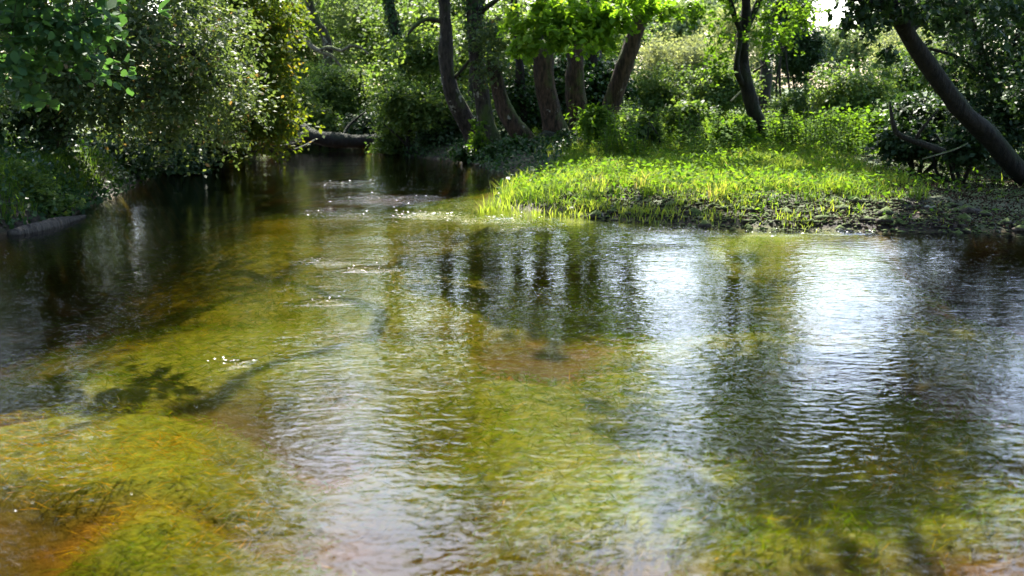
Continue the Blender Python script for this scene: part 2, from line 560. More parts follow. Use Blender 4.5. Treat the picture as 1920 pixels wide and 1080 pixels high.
def mat_water():
    m, nt, out = newmat('river_water')
    geo = nt.nodes.new('ShaderNodeNewGeometry')
    pos = geo.outputs['Position']
    rf = attr(nt, 'riffle')
    mp = nt.nodes.new('ShaderNodeMapping')
    mp.inputs['Scale'].default_value = (0.58, 1, 1)
    mp.inputs['Rotation'].default_value = (0, 0, 0.06)
    nt.links.new(pos, mp.inputs[0])
    v = mp.outputs[0]
    a = noise(nt, 19, 1.5, v, .5, .6)
    b = noise(nt, 6.0, 1.5, v, .5, .8)
    c = noise(nt, 1.3, 1, v, .5, .3)
    calm = ramp(nt, [(.32, (.45, .45, .45)), (.66, (1.3, 1.3, 1.3))], noise(nt, .6, 3, v).outputs[0]).outputs[0]
    h = math_n(nt, 'MULTIPLY', a.outputs[0], .0042)
    h = math_n(nt, 'MULTIPLY_ADD', b.outputs[0], .0048, h)
    h = math_n(nt, 'MULTIPLY', h, calm)
    h = math_n(nt, 'MULTIPLY_ADD', c.outputs[0], .006, h)
    r1 = noise(nt, 11, 3, v, .6, 1.0)
    h = math_n(nt, 'MULTIPLY_ADD', math_n(nt, 'MULTIPLY', r1.outputs[0], rf), .05, h)
    bp = nt.nodes.new('ShaderNodeBump')
    bp.inputs['Strength'].default_value = 1.0
    bp.inputs['Distance'].default_value = 1.0
    nt.links.new(h, bp.inputs['Height'])
    fr = nt.nodes.new('ShaderNodeFresnel')
    fr.inputs[0].default_value = 1.333
    nt.links.new(bp.outputs[0], fr.inputs[1])
    gl = nt.nodes.new('ShaderNodeBsdfGlossy')
    gl.inputs['Roughness'].default_value = .025
    nt.links.new(bp.outputs[0], gl.inputs['Normal'])
    tr = nt.nodes.new('ShaderNodeBsdfTransparent')
    tr.inputs[0].default_value = (1, 1, 1, 1)
    mx = nt.nodes.new('ShaderNodeMixShader')
    nt.links.new(fr.outputs[0], mx.inputs[0])
    nt.links.new(tr.outputs[0], mx.inputs[1])
    nt.links.new(gl.outputs[0], mx.inputs[2])
    nt.links.new(mx.outputs[0], out.inputs[0])
    va = nt.nodes.new('ShaderNodeVolumeAbsorption')
    va.inputs[0].default_value = (.80, .73, .3, 1)
    va.inputs[1].default_value = 1.95
    nt.links.new(va.outputs[0], out.inputs[1])
    return m


WX = axis_pts(-16, -8, 9, 18, .12, 1.5)
WY = axis_pts(-10, 3, 31, 36, .1, 1.5)
wx, wy = np.meshgrid(WX, WY)
rr = riffle(wx, wy) * (wy > 2)
wz = rr * (.025 * n2(wx, wy, 5.0, 3) + .018 * n2(wx, wy, 9.0, 4)) + .004 * n2(wx, wy, 1.7, 5)
nwx, nwy = len(WX), len(WY)
ii = (np.arange(nwy - 1)[:, None] * nwx + np.arange(nwx - 1)[None]).ravel()
wF = np.stack([ii, ii + 1, ii + nwx + 1, ii + nwx], -1)
wV = np.stack([wx, wy, wz], -1).reshape(-1, 3)
# close the body of water with sides and a floor below the bed
rim = np.concatenate([np.arange(nwx), np.arange(1, nwy) * nwx + nwx - 1, (nwy - 1) * nwx + np.arange(nwx - 2, -1, -1), np.arange(nwy - 2, 0, -1) * nwx])
low = wV[rim].copy()
low[:, 2] = -2.5
k = len(wV) + np.arange(len(rim))
side = np.stack([rim, k, np.roll(k, -1), np.roll(rim, -1)], -1)
wV = np.vstack([wV, low])
floor_f = k[::-1][None]
w = link('water', build_mesh('water', wV, [wF, side, floor_f], attrs=dict(riffle=np.concatenate([rr.ravel(), np.zeros(len(rim))]))), mat_water(), kind='structure')
w['label'] = 'clear brown rippling river water'

# ------------------------------------------------------------------ submerged weed
def make_weed():
    n = 330000
    x = RNG.uniform(-7, 9, n)
    y = 3.0 + 15.5 * RNG.random(n) ** 1.5
    s = sdist(x, y)
    m = weed_mask(x, y)
    px, _ = to_px(x, y, np.full(n, -.4))
    keep = (s < -.35) & (RNG.random(n) < m) & (px > -120) & (px < 2040)
    x, y, s = x[keep], y[keep], s[keep]
    n = len(x)
    z = ground_z(x, y, s)
    flow = 0.7 * n2(x, y, .3, 3)
    A = np.stack([-.75 + .5 * flow, -.55 - .3 * flow + RNG.normal(0, .2, n), RNG.uniform(-.05, .55, n)], -1)
    A = unit(A + RNG.normal(0, .42, (n, 3)))
    L = RNG.uniform(.04, .12, n)
    P = np.stack([x, y, z + .01 + RNG.random(n) * .05], -1) + A * L[:, None] * .4
    P[:, 2] = np.minimum(P[:, 2], -.04)
    N = unit(np.array([0, 0, 1.0]) + RNG.normal(0, .5, (n, 3)))
    tone = np.clip(.40 + .36 * n2(x, y, .8, 12) + .24 * n2(x, y, 3.1, 13) + RNG.normal(0, .11, n), 0, 1)
    tone = np.clip(tone + .38 * sstep(-.4, -1.6, x + .25 * n2(x, y, 1.4, 17)) * sstep(7.2, 5.8, y) + .25 * sstep(.1, .5, n2(x, y, .55, 21)), 0, 1)
    tone = np.where(RNG.random(n) < .02, .92, tone)
    acc = Acc()
    leaves(acc, P, N, A, L, RNG.uniform(.0035, .007, n), 'simple', tone)
    o = link('water_weed', acc.mesh('water_weed'), M['weed'])
    tag(o, 'yellow green strands of submerged water weed on the river bed', 'water weed', kind='stuff')


make_weed()


# ------------------------------------------------------------------ trees
def add_tube(acc, pts, n, sides, rough=.1, seed=0., nscale=3.):
    """pts rows x,y,z,r"""
    S = smooth_path(pts, n)
    V, F = tube(S[:, :3], np.maximum(S[:, 3], .003), sides, rough, seed, True, nscale)
    acc.add(V, F)
    return S


def tree(name, label, cat, trunks, lobes, leafkw, bark, leafmat, group=None, trunk_sides=22, rough=.15, clusters_r=.45, branch_r=.02, ivy=None, rng_seed=0, flare=True,
         trunk_name='trunk', rs=1.0, fl=1.0, spread=1.0, up=.75):
    """trunks: list of lists of (x,y,z,r); lobes: (centre xyz, (rx,ry,rz), clusters, leaves per cluster)"""
    rng = np.random.default_rng(1000 + rng_seed)
    base = np.array(trunks[0][0][:3])
    root = empty(name, base, label, cat, group)
    trunks = [[[*q[:3], q[3] * rs] for q in t] for t in trunks]
    nodes, nrad = [], []
    for ti, t in enumerate(trunks):
        t = np.array(t, float)
        if flare and ti == 0:
            d = unit(t[1, :3] - t[0, :3])
            t = np.vstack([[*(t[0, :3] - d * .35), t[0, 3] * 1.55 * fl], [*t[0, :3], t[0, 3] * 1.25 * fl], [*(t[0, :3] + d * min(.45, .4 * np.linalg.norm(t[1, :3] - t[0, :3]))), t[0, 3] * 1.03 * (.5 + .5 * fl)], t[1:]]) if len(t) > 1 else t
        acc = Acc()
        ln = np.linalg.norm(np.diff(t[:, :3], axis=0), axis=1).sum()
        S = add_tube(acc, t, max(8, int(ln / .12)), trunk_sides if ti == 0 else max(8, trunk_sides // 2), rough, rng_seed * 1.7 + ti)
        link(trunk_name if ti == 0 else 'limb', acc.mesh(trunk_name, base), bark, root)
        nodes.append(S[2:, :3])
        nrad.append(S[2:, 3])
    nodes = np.vstack(nodes)
    nrad = np.concatenate(nrad)
    bacc, lacc = Acc(), Acc()
    L0, Wd0, kind = leafkw['L'], leafkw['W'], leafkw.get('kind', 'simple')
    droop = leafkw.get('droop', .25)
    flat = leafkw.get('flat', .55)
    for lobe in lobes:
        c, r, nc, nl = lobe[:4]
        cr = lobe[4] if len(lobe) > 4 else clusters_r
        # crowns above the picture carry coarser leaves
        up_k = 1.7 if to_px(c[0], c[1], c[2])[1] < -90 else 1.0
        dk = leafkw.get('k', 1.7) if up_k == 1.0 else 1.15
        sk = leafkw.get('ks', 1.2) * up_k
        cr = cr * (1.15 if up_k > 1 else 1.0)
        c, r = np.asarray(c, float), np.asarray(r, float)
        D = unit(rng.normal(0, 1, (nc, 3)))
        C = c + D * r * (rng.random((nc, 1)) ** .5) * (1 + np.abs(rng.normal(0, .22, (nc, 1))))
        crs = cr * rng.uniform(.6, 1.5, nc)
        if leafkw.get('above', True):
            gz_ = np.maximum(ground_z(C[:, 0], C[:, 1], with_weed=False), 0) + .12
            C[:, 2] = np.maximum(C[:, 2], gz_ + .1 * rng.random(nc))
        order = np.argsort(np.linalg.norm(C - base, axis=1))
        ntone = rng.normal(0, .13, nc)
        for ci in order:
            p = C[ci]
            dv = nodes - p
            d = np.linalg.norm(dv, axis=1) + np.maximum(nodes[:, 2] - p[2], 0) * .8
            k = int(np.argmin(d))
            q = nodes[k]
            dist = np.linalg.norm(p - q)
            if dist > .05:
                r0 = min(nrad[k] * .75, branch_r * .45 + branch_r * .5 * dist)
                mid = (p + q) / 2 + rng.normal(0, .09, 3) * dist + np.array([0, 0, .1 * dist])
                ns = max(3, min(7, int(dist / .3)))
                S = add_tube(bacc, [[*q, r0], [*mid, r0 * .7], [*p, r0 * .35]], ns, 5 if r0 > .022 else 3, .0)
                nodes = np.vstack([nodes, S[1:, :3]])
                nrad = np.concatenate([nrad, S[1:, 3]])
            cr = crs[ci]
            m = max(1, int(nl * dk * rng.uniform(.6, 1.4)))
            ntw = max(2, m // 9)
            sd = unit(rng.normal(0, .7, 3) + 1.0 * unit(p - c + 1e-6) + np.array([0, 0, -.15]))
            tw = unit(rng.normal(0, .75, (ntw, 3)) * np.array([1, 1, flat]) + sd)
            ti = rng.integers(0, ntw, m)
            tt = rng.random(m) ** .6
            jit = rng.normal(0, .13, (m, 3)) * cr
            P = p + (tw[ti] * tt[:, None] - sd * .45) * cr * 1.25 * spread + jit
            P[:, 2] -= droop * cr * tt ** 2
            A = unit(tw[ti] * .8 + rng.normal(0, .65, (m, 3)) + np.array([0, 0, -droop]))
            N = unit(np.array([0, 0, up]) + rng.normal(0, .55, (m, 3)) + .25 * unit(P - c))
            sz = rng.uniform(.65, 1.25, m) * sk
            tone = np.clip(.45 + ntone[ci] + rng.normal(0, .22, m), 0, 1)
            if leafkw.get('above', True):
                P[:, 2] = np.maximum(P[:, 2], .05)
            leaves(lacc, P, N, A, L0 * sz, Wd0 * sz, kind, tone)
    if bacc.n:
        link('branches', bacc.mesh('branches', base), bark, root, kind='stuff')
    if lacc.n:
        link('crown', lacc.mesh('crown', base, smooth=False), leafmat, root, kind='stuff')
    if ivy:
        iacc = Acc()
        for (i0, i1, n, L, amp, tsel) in ivy:
            t = np.array(trunks[tsel], float)
            S = smooth_path(t, 60)
            f = i0 + (i1 - i0) * rng.random(n)
            q = S[np.clip((f * 59).astype(int), 0, 59)]
            a = rng.uniform(0, 2 * np.pi, n)
            out = np.stack([np.cos(a), np.sin(a), rng.normal(0, .15, n)], -1)
            clump = .5 + .5 * vnoise(q[:, :3] + out * .2, 3.0, rng_seed)
            P = q[:, :3] + out * (q[:, 3] + amp * clump * rng.random(n) + .01)[:, None] + rng.normal(0, .03, (n, 3))
            A = unit(out * .6 + np.array([0, 0, -.9]) + rng.normal(0, .4, (n, 3)))
            N = unit(out + np.array([0, 0, .5]) + rng.normal(0, .4, (n, 3)))
            sz = rng.uniform(.6, 1.3, n)
            leaves(iacc, P, N, A, L * sz, L * .85 * sz, 'simple', np.clip(rng.normal(.5, .25, n), 0, 1))
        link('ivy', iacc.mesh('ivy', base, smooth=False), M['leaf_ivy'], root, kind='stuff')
    return root


def pt(px, py, Y, r):
    return [*at(px, py, Y), r]


def gpt(px, Y, r, dz=-.05):
    """a trunk foot standing on the ground at distance Y in column px"""
    x = (px - 960) / FPX * Y / math.cos(PITCH) * .985
    z = float(ground_z(np.array([x]), np.array([Y]), with_weed=False)[0])
    return [x, Y, max(z, -.3) + dz, r]


SMALL = dict(L=.062, W=.036)
MED = dict(L=.085, W=.052)


def bush_lobes(px, py, Y, rx, ry, rz, n, nc, nl, seed):
    """split an ellipsoid into n uneven lobes"""
    rng = np.random.default_rng(seed)
    c = at(px, py, Y)
    out = []
    for i in range(n):
        d = unit(rng.normal(0, 1, 3)) * rng.random() ** .5
        s = rng.uniform(.38, .62)
        out.append((c + d * np.array([rx, ry, rz]) * .62, (rx * s, ry * s, rz * s), max(2, int(nc / n)), nl))
    return out


# ---- the left bank
# hazel spray reaching in at the upper left corner
hz = [[-4.9, 8.2, .45, .10], [-5.0, 8.4, 1.6, .085], [-4.75, 8.6, 2.7, .06], [-4.3, 8.8, 3.3, .035]]
tree('hazel_tree', 'hazel with big rounded blue green leaves hanging into the top left corner', 'tree', [hz],
     [(at(60, 30, 8.8), (.5, .6, .3), 16, 30, .28), (at(150, 70, 8.9), (.35, .5, .18), 9, 26, .25), (at(20, 120, 8.6), (.35, .5, .2), 9, 26, .25), (at(-80, -60, 8.6), (.8, .8, .5), 16, 30, .35),
      (at(120, -150, 9), (.9, .8, .4), 18, 30, .35)],
     dict(L=.085, W=.07, kind='broad', droop=.45, k=1.6, ks=1.0), M['bark_dark'], M['leaf_hazel'], rng_seed=1, branch_r=.012)

# the great grey green tree over the left bank
t2 = [gpt(95, 17.2, .19), pt(110, 240, 17.2, .17), pt(150, 120, 17.0, .15), pt(240, -40, 16.8, .12), pt(330, -260, 16.6, .07)]
t2b = [pt(112, 235, 17.2, .12), pt(60, 90, 16.6, .10), pt(20, -150, 16, .07), pt(0, -420, 15.5, .04)]
t2c = [pt(150, 120, 17.0, .10), pt(250, 60, 16.2, .07), pt(350, 90, 15.8, .04), pt(410, 160, 15.6, .02)]
lob = [(at(310, 50, 16.2), (1.15, 1.2, .5), 50, 60), (at(170, 30, 15.8), (1.2, 1.2, .55), 50, 60), (at(365, 150, 16.0), (.6, .8, .42), 34, 60), (at(250, 160, 15.8), (.9, 1.0, .45), 40, 60),
       (at(110, 140, 15.6), (.8, 1.0, .45), 30, 60), (at(320, 228, 17.2), (.5, .7, .26), 20, 60), (at(215, 215, 16.6), (.5, .6, .22), 14, 50), (at(30, 80, 15.4), (.8, 1.0, .6), 26, 55),
       (at(400, 80, 17.5), (.7, .8, .5), 30, 55), (at(430, 190, 18.5), (.5, .6, .32), 20, 55), (at(420, 245, 18.8), (.3, .4, .16), 9, 50),
       (at(60, -230, 15.6), (1.6, 1.4, .9), 44, 60), (at(290, -260, 16), (1.5, 1.2, .8), 44, 60), (at(60, -540, 15.5), (2.0, 1.6, 1.1), 40, 60), (at(330, -540, 16), (1.5, 1.4, 1.0), 36, 60),
       (at(180, -840, 16), (2.0, 1.6, 1.1), 36, 60), ((-7.4, 18.6, 5.4), (1.6, 1.4, .7), 44, 46), ((-5.8, 19.4, 6.4), (1.4, 1.2, .7), 30, 46), (at(-120, 140, 13.2), (.6, 1.0, .9), 34, 55), (at(-160, -60, 14), (1.2, 1.6, 1.6), 50, 50), (at(-160, -560, 14), (1.6, 1.8, 1.6), 40, 50)]
t2d = [pt(240, -40, 16.8, .11), [-4.4, 16.4, 4.4, .08], [-2.6, 15.4, 5.6, .07], [-1.7, 13.8, 5.9, .065], [-2.3, 12, 5.6, .055], [-3.1, 10.3, 5.4, .03]]
tree('overhanging_tree', 'dark grey green small leaved tree leaning low over the water from the left bank', 'tree', [t2, t2b, t2c, t2d], lob,
     dict(L=.075, W=.046, droop=.4, k=1.35, ks=1.15), M['bark_dark'], M['leaf_grey'], rng_seed=2, clusters_r=.42, branch_r=.014)

# golden oak behind it
t3 = [gpt(400, 25.5, .22), pt(410, 170, 25.4, .19), pt(440, 20, 25, .15), pt(470, -200, 24.6, .09)]
lob = [(at(485, 110, 23.4), (.6, 1.0, .7), 34, 50), (at(440, 190, 23), (.8, 1.0, .5), 36, 50), (at(410, 30, 23.4), (1.2, 1.2, .9), 50, 50), (at(512, 195, 23.6), (.34, .6, .5), 20, 50), (at(470, 10, 23.6), (.8, .9, .7), 34, 50), (at(525, 240, 24), (.28, .4, .2), 9, 45),
       (at(350, 120, 22.6), (.9, 1, .7), 34, 50), (at(430, -110, 24.6), (1.2, 1.1, .6), 30, 50), (at(500, 50, 24.5), (.5, .7, .8), 20, 45), (at(300, -380, 24), (2.0, 1.6, 1.2), 30, 50), (at(470, 245, 23.6), (.5, .6, .2), 14, 50)]
tree('golden_oak', 'oak with yellow and gold tinged leaves drooping beside the fallen logs', 'tree', [t3], lob,
     dict(L=.10, W=.058, droop=.35), M['bark_dark'], M['leaf_gold'], rng_seed=3, clusters_r=.5, branch_r=.016)

t4 = [gpt(215, 24, .2), pt(220, 150, 24, .17), pt(260, -40, 24, .13), pt(280, -300, 24, .08)]
tree('backing_tree', 'mid green tree filling the wood behind the left bank', 'tree', [t4],
     [(at(250, 60, 23.5), (2.0, 1.4, 1.2), 70, 45), (at(120, 120, 23), (1.8, 1.4, 1.2), 60, 45), (at(20, 0, 23), (1.8, 1.4, 1.4), 50, 45), (at(150, -250, 24), (2.4, 1.6, 1.2), 34, 45), ((-7.3, 22.6, 5.2), (1.3, 1.2, .6), 44, 45), ((-6.3, 21.4, 4.3), (1.0, .8, .4), 34, 45), (at(-150, 60, 22), (1.8, 1.6, 1.6), 40, 45),
      (at(-150, -400, 22), (2, 1.6, 1.4), 26, 45)],
     dict(L=.10, W=.06), M['bark_dark'], M['leaf_mid'], rng_seed=4, clusters_r=.6, branch_r=.016)


def shrub(name, label, px, Y, rx, ry, rz, pyc, nlobes, nc, nl, leafkw, leafmat, seed, bark='bark_dark', cr=.38, group=None, cat='shrub', nstems=4):
    """many stemmed bush"""
    rng = np.random.default_rng(seed)
    b = gpt(px, Y, .04)
    c = at(px, pyc, Y)
    trunks = []
    for i in range(nstems):
        e = c + rng.normal(0, .45, 3) * np.array([rx, ry, rz]) * .8
        bb = np.array(b[:3]) + np.array([rng.normal(0, .12), rng.normal(0, .12), 0])
        if i == 0:
            bb = np.array(b[:3])
        mid = (bb + e) / 2 + rng.normal(0, .15, 3) * np.array([rx, ry, .3])
        trunks.append([[*bb, .035], [*mid, .025], [*e, .012]])
    return tree(name, label, cat, trunks, bush_lobes(px, pyc, Y, rx, ry, rz, nlobes, nc, nl, seed), leafkw, M[bark], M[leafmat], group, 6, .05, cr, .009, rng_seed=seed, flare=False, trunk_name='stem')


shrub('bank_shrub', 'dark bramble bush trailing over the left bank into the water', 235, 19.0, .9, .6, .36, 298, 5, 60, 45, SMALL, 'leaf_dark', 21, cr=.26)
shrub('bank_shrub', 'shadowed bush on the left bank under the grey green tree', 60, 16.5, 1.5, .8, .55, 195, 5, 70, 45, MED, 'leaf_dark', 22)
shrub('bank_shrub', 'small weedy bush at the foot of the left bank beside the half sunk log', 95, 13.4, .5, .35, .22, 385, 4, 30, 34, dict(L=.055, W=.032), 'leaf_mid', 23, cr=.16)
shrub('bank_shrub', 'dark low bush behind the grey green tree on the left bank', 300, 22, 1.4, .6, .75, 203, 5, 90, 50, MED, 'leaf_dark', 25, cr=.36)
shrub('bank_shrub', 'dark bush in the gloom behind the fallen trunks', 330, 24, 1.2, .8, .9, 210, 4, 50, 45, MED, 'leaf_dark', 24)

# ---- the far bend
tree('curved_tree', 'bare curved trunk rising behind the crooked dead branch', 'tree', [[gpt(625, 37, .24), pt(612, 75, 37, .22), pt(592, 40, 37, .2), pt(578, -10, 37, .19), pt(575, -120, 37, .15), pt(590, -260, 37, .1)]],
     [(at(560, -130, 37), (2, 1.6, 1.2), 50, 45), (at(640, -60, 38), (1.6, 1.4, .8), 34, 40), (at(600, -330, 38), (2.2, 1.6, 1.2), 30, 40)],
     dict(L=.12, W=.075), M['bark_alder'], M['leaf_mid'], rng_seed=5, rs=0.75, clusters_r=.7)
tree('ivy_clad_tree', 'upright trunk wrapped in dark green ivy above the far bushes', 'tree', [[gpt(765, 31, .24), pt(757, 125, 31, .22), pt(742, 60, 31, .21), pt(730, 0, 31, .2), pt(722, -120, 31, .16), pt(735, -260, 31, .09)]],
     [(at(730, -150, 31), (1.5, 1.3, .9), 34, 40), (at(700, -60, 32), (1.2, 1.2, .5), 20, 36), (at(740, -290, 31), (1.6, 1.3, .8), 20, 36)],
     dict(L=.10, W=.062), M['bark_dark'], M['leaf_mid'], rng_seed=6, rs=0.62, clusters_r=.6, ivy=[(.12, .75, 2200, .085, .13, 0)])
shrub('riverside_shrub', 'bright pale green bush over the far bend of the river', 640, 33, 1.55, 1.0, 1.15, 175, 8, 150, 60, MED, 'leaf_mid', 31, cr=.42)
shrub('riverside_shrub', 'glossy leaved bush trailing into the water before the lichened trunk', 775, 26.3, .95, .7, .85, 215, 7, 110, 55, dict(L=.085, W=.056), 'leaf_mid', 32, cr=.34)
shrub('riverside_shrub', 'leafy bush between the ivy trunk and the lichened trunk', 790, 28.5, 1.1, .8, .8, 110, 6, 80, 50, MED, 'leaf_mid', 33, cr=.4)
shrub('riverside_shrub', 'small bush at the left end of the fallen log', 545, 31.5, .9, .7, .8, 200, 5, 60, 50, MED, 'leaf_mid', 34, cr=.36)
shrub('riverside_shrub', 'dark undercut bush in shade behind the leaning trunks', 870, 26.8, 1.0, .6, .8, 240, 5, 60, 45, MED, 'leaf_dark', 35, cr=.36)

# trees of the wood behind the bend
BT = [(560, 42, 30, 'leaf_haze', 'tall pale tree at the far bend behind the curved trunk'), (650, 47, 20, 'leaf_haze', 'hazy tree directly behind the crooked dead branch'), (720, 44, 0, 'leaf_mid', 'leafy tree behind the ivy clad trunk'),
      (810, 40, 30, 'leaf_mid', 'bright leafy tree behind the lichened trunk'), (900, 43, 40, 'leaf_haze', 'pale leafy tree seen between the two lichened trunks'), (980, 38, 90, 'leaf_mid', 'leafy tree behind the cut stubs'),
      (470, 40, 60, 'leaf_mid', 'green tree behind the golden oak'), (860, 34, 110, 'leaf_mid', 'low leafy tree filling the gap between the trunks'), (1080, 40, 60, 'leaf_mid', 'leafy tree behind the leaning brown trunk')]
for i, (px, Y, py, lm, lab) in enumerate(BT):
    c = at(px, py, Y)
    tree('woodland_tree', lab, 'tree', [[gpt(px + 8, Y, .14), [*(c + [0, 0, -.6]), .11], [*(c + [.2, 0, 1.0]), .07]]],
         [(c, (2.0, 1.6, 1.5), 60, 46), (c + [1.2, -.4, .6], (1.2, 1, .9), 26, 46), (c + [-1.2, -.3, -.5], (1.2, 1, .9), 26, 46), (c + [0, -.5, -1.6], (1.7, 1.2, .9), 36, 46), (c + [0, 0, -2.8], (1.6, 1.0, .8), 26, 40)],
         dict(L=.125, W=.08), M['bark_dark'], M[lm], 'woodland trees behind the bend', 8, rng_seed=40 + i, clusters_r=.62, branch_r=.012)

# ---- the group of trunks on the inside of the bend
LM = dict(L=.10, W=.062, droop=.3)
tree('dark_stem', 'dark stem in shade between the oak trunk and the leaning brown trunk', 'tree', [[gpt(1112, 26.5, .16), pt(1108, 170, 26.5, .14), pt(1112, 80, 26.6, .12), pt(1118, -60, 26.7, .08)]], [], LM, M['bark_dark'], M['leaf_mid'], rng_seed=57, ivy=[(.2, .9, 500, .08, .1, 0)])
tree('dark_stem', 'dark stem in shade between the two stubs', 'tree', [[gpt(985, 25.4, .13), pt(978, 180, 25.4, .12), pt(972, 90, 25.4, .1), pt(960, -40, 25.4, .07)]], [], LM, M['bark_dark'], M['leaf_mid'], rng_seed=58)
tree('lichened_tree', 'slender grey trunk with white lichen patches bending up out of the bank', 'tree',
     [[gpt(905, 25.2, .24, -.2), pt(890, 262, 25, .25), pt(868, 215, 24.8, .24), pt(846, 170, 24.6, .22), pt(836, 110, 24.6, .2), pt(836, 50, 24.6, .19), pt(830, -20, 24.6, .17), pt(815, -150, 24.6, .13), pt(820, -300, 24.6, .08)],
      [pt(834, 42, 24.6, .07), pt(800, 36, 24.5, .06), pt(772, 55, 24.4, .05), pt(760, 82, 24.4, .03)], [pt(848, 150, 24.6, .06), pt(868, 128, 24.5, .05), pt(890, 100, 24.4, .03)]],
     [(at(800, -140, 24.6), (1.6, 1.4, .8), 40, 44), (at(860, -260, 25.2), (1.8, 1.5, 1.0), 44, 44), (at(930, -360, 26), (2.0, 1.5, 1.0), 40, 44), (at(770, 75, 24.4), (.35, .4, .2), 5, 20, .3)],
     LM, M['bark_alder'], M['leaf_mid'], rng_seed=51, rs=0.78, fl=1.35, clusters_r=.55)
tree('lichened_tree', 'second grey trunk with ivy up its top beside the lichened one', 'tree',
     [[gpt(948, 24.5, .26, -.2), pt(935, 290, 24.4, .24), pt(912, 230, 24.4, .23), pt(902, 170, 24.4, .21), pt(893, 100, 24.4, .2), pt(888, 30, 24.4, .2), pt(884, -40, 24.4, .17), pt(890, -200, 24.4, .11)],
      [pt(890, 30, 24.4, .09), pt(920, 8, 24.3, .07), pt(960, -20, 24.2, .05)]],
     [(at(930, 60, 23.6), (.42, .6, .55), 18, 45, .35), (at(925, 120, 23.7), (.3, .4, .3), 8, 40, .3), ((-.35, 26.2, 5.4), (1.3, 1.0, .6), 46, 44, .5), ((-.9, 27, 6.6), (1.4, 1.0, .7), 40, 44, .55), (at(960, -60, 24), (.9, .9, .4), 12, 34)],
     dict(L=.075, W=.045, droop=.4), M['bark_alder'], M['leaf_grey'], rng_seed=52, rs=0.78, fl=1.35, clusters_r=.5, ivy=[(.45, .8, 700, .08, .12, 0)])
tree('cut_stub', 'reddish brown stub bending left, sawn off under the leaves', 'tree',
     [[gpt(1000, 24, .34, -.2), pt(985, 265, 23.9, .3), pt(955, 225, 23.8, .24), pt(938, 180, 23.8, .21), pt(930, 140, 23.8, .19), pt(922, 110, 23.8, .18)]], [], LM, M['bark_red'], M['leaf_mid'], rng_seed=53, rs=0.78, fl=1.35)
r54 = tree('cut_stub', 'thick reddish brown upright stub with a rounded sawn top', 'tree',
     [[gpt(1052, 23.6, .44, -.2), pt(1046, 255, 23.5, .36), pt(1032, 210, 23.4, .29), pt(1022, 150, 23.4, .26), pt(1019, 100, 23.4, .25), pt(1017, 80, 23.4, .2), pt(1017, 74, 23.4, .09)]], [], LM, M['bark_red'], M['leaf_mid'], rng_seed=54, rs=0.8, fl=1.35)
acc = Acc()
add_tube(acc, [pt(1078, 246, 22.9, .03), pt(1062, 250, 22.8, .035), pt(1046, 252, 22.8, .03), pt(1034, 266, 22.8, .03), pt(1024, 274, 22.7, .025), pt(1004, 274, 22.6, .025), pt(985, 282, 22.5, .02), pt(955, 300, 22.4, .012)], 40, 6, .15, nscale=9)
link('root', acc.mesh('root', np.array(r54.location)), M['bark_pale'], r54)
for i, (a, b) in enumerate([((1030, 262), (1000, 318)), ((1040, 268), (1030, 322)), ((1052, 262), (1078, 300)), ((1018, 258), (975, 312)), ((1046, 270), (1055, 316))]):
    acc = Acc()
    p, q = at(*a, 23.2), at(*b, 22.7 - .1 * i)
    add_tube(acc, [[*p, .11], [*((p + q) / 2 + [.05 * (-1) ** i, -.12, .08]), .07], [*q, .03]], 14, 8, .2, i, 5)
    link('root', acc.mesh('root', np.array(r54.location)), M['bark_dark'], r54)
tree('oak_tree', 'upright mossy brown trunk beside the rounded stub with oak leaves above', 'tree',
     [[gpt(1092, 24.4, .3, -.1), pt(1086, 225, 24.3, .28), pt(1078, 170, 24.3, .26), pt(1078, 110, 24.3, .24), pt(1082, 50, 24.3, .22), pt(1090, -40, 24.2, .2), pt(1080, -200, 24, .15), pt(1060, -420, 24, .1)],
      [pt(1090, -30, 24.2, .1), pt(1040, -60, 23, .07), pt(990, -20, 21.6, .04)], [pt(1088, -60, 24.2, .1), pt(1120, -40, 22.6, .07), pt(1150, 10, 21.4, .04)]],
     [(at(1010, 30, 21.2), (.62, .35, .3), 24, 30, .3), (at(1080, 25, 21.4), (.62, .35, .28), 24, 30, .3), (at(1150, 30, 21.2), (.6, .35, .22), 18, 30, .3), (at(1050, 65, 21), (.4, .5, .18), 12, 28, .26), (at(985, 85, 21.2), (.25, .4, .2), 8, 26, .24),
      (at(1110, 75, 21.2), (.3, .4, .14), 9, 26, .24), (at(1050, -50, 21.2), (.9, .3, .3), 14, 24, .36), (at(1170, -20, 21.6), (.6, .3, .25), 10, 28, .34), (at(1235, 15, 21.4), (.35, .4, .15), 8, 26, .24),
      ((-.5, 17.9, 8.2), (1.1, 1.4, .6), 52, 34, .55), ((.5, 17.0, 8.0), (.9, 1.3, .6), 46, 34, .55), ((-.2, 15.8, 7.8), (.8, .9, .5), 30, 34, .5), ((.8, 19, 8.4), (.7, .8, .4), 22, 34, .5)],
     dict(L=.14, W=.11, kind='oak', droop=.35, k=1.15, ks=1.1), M['bark_red'], M['leaf_oak'], rng_seed=55, rs=0.78, fl=1.35, ivy=[(.45, .66, 500, .08, .12, 0)])
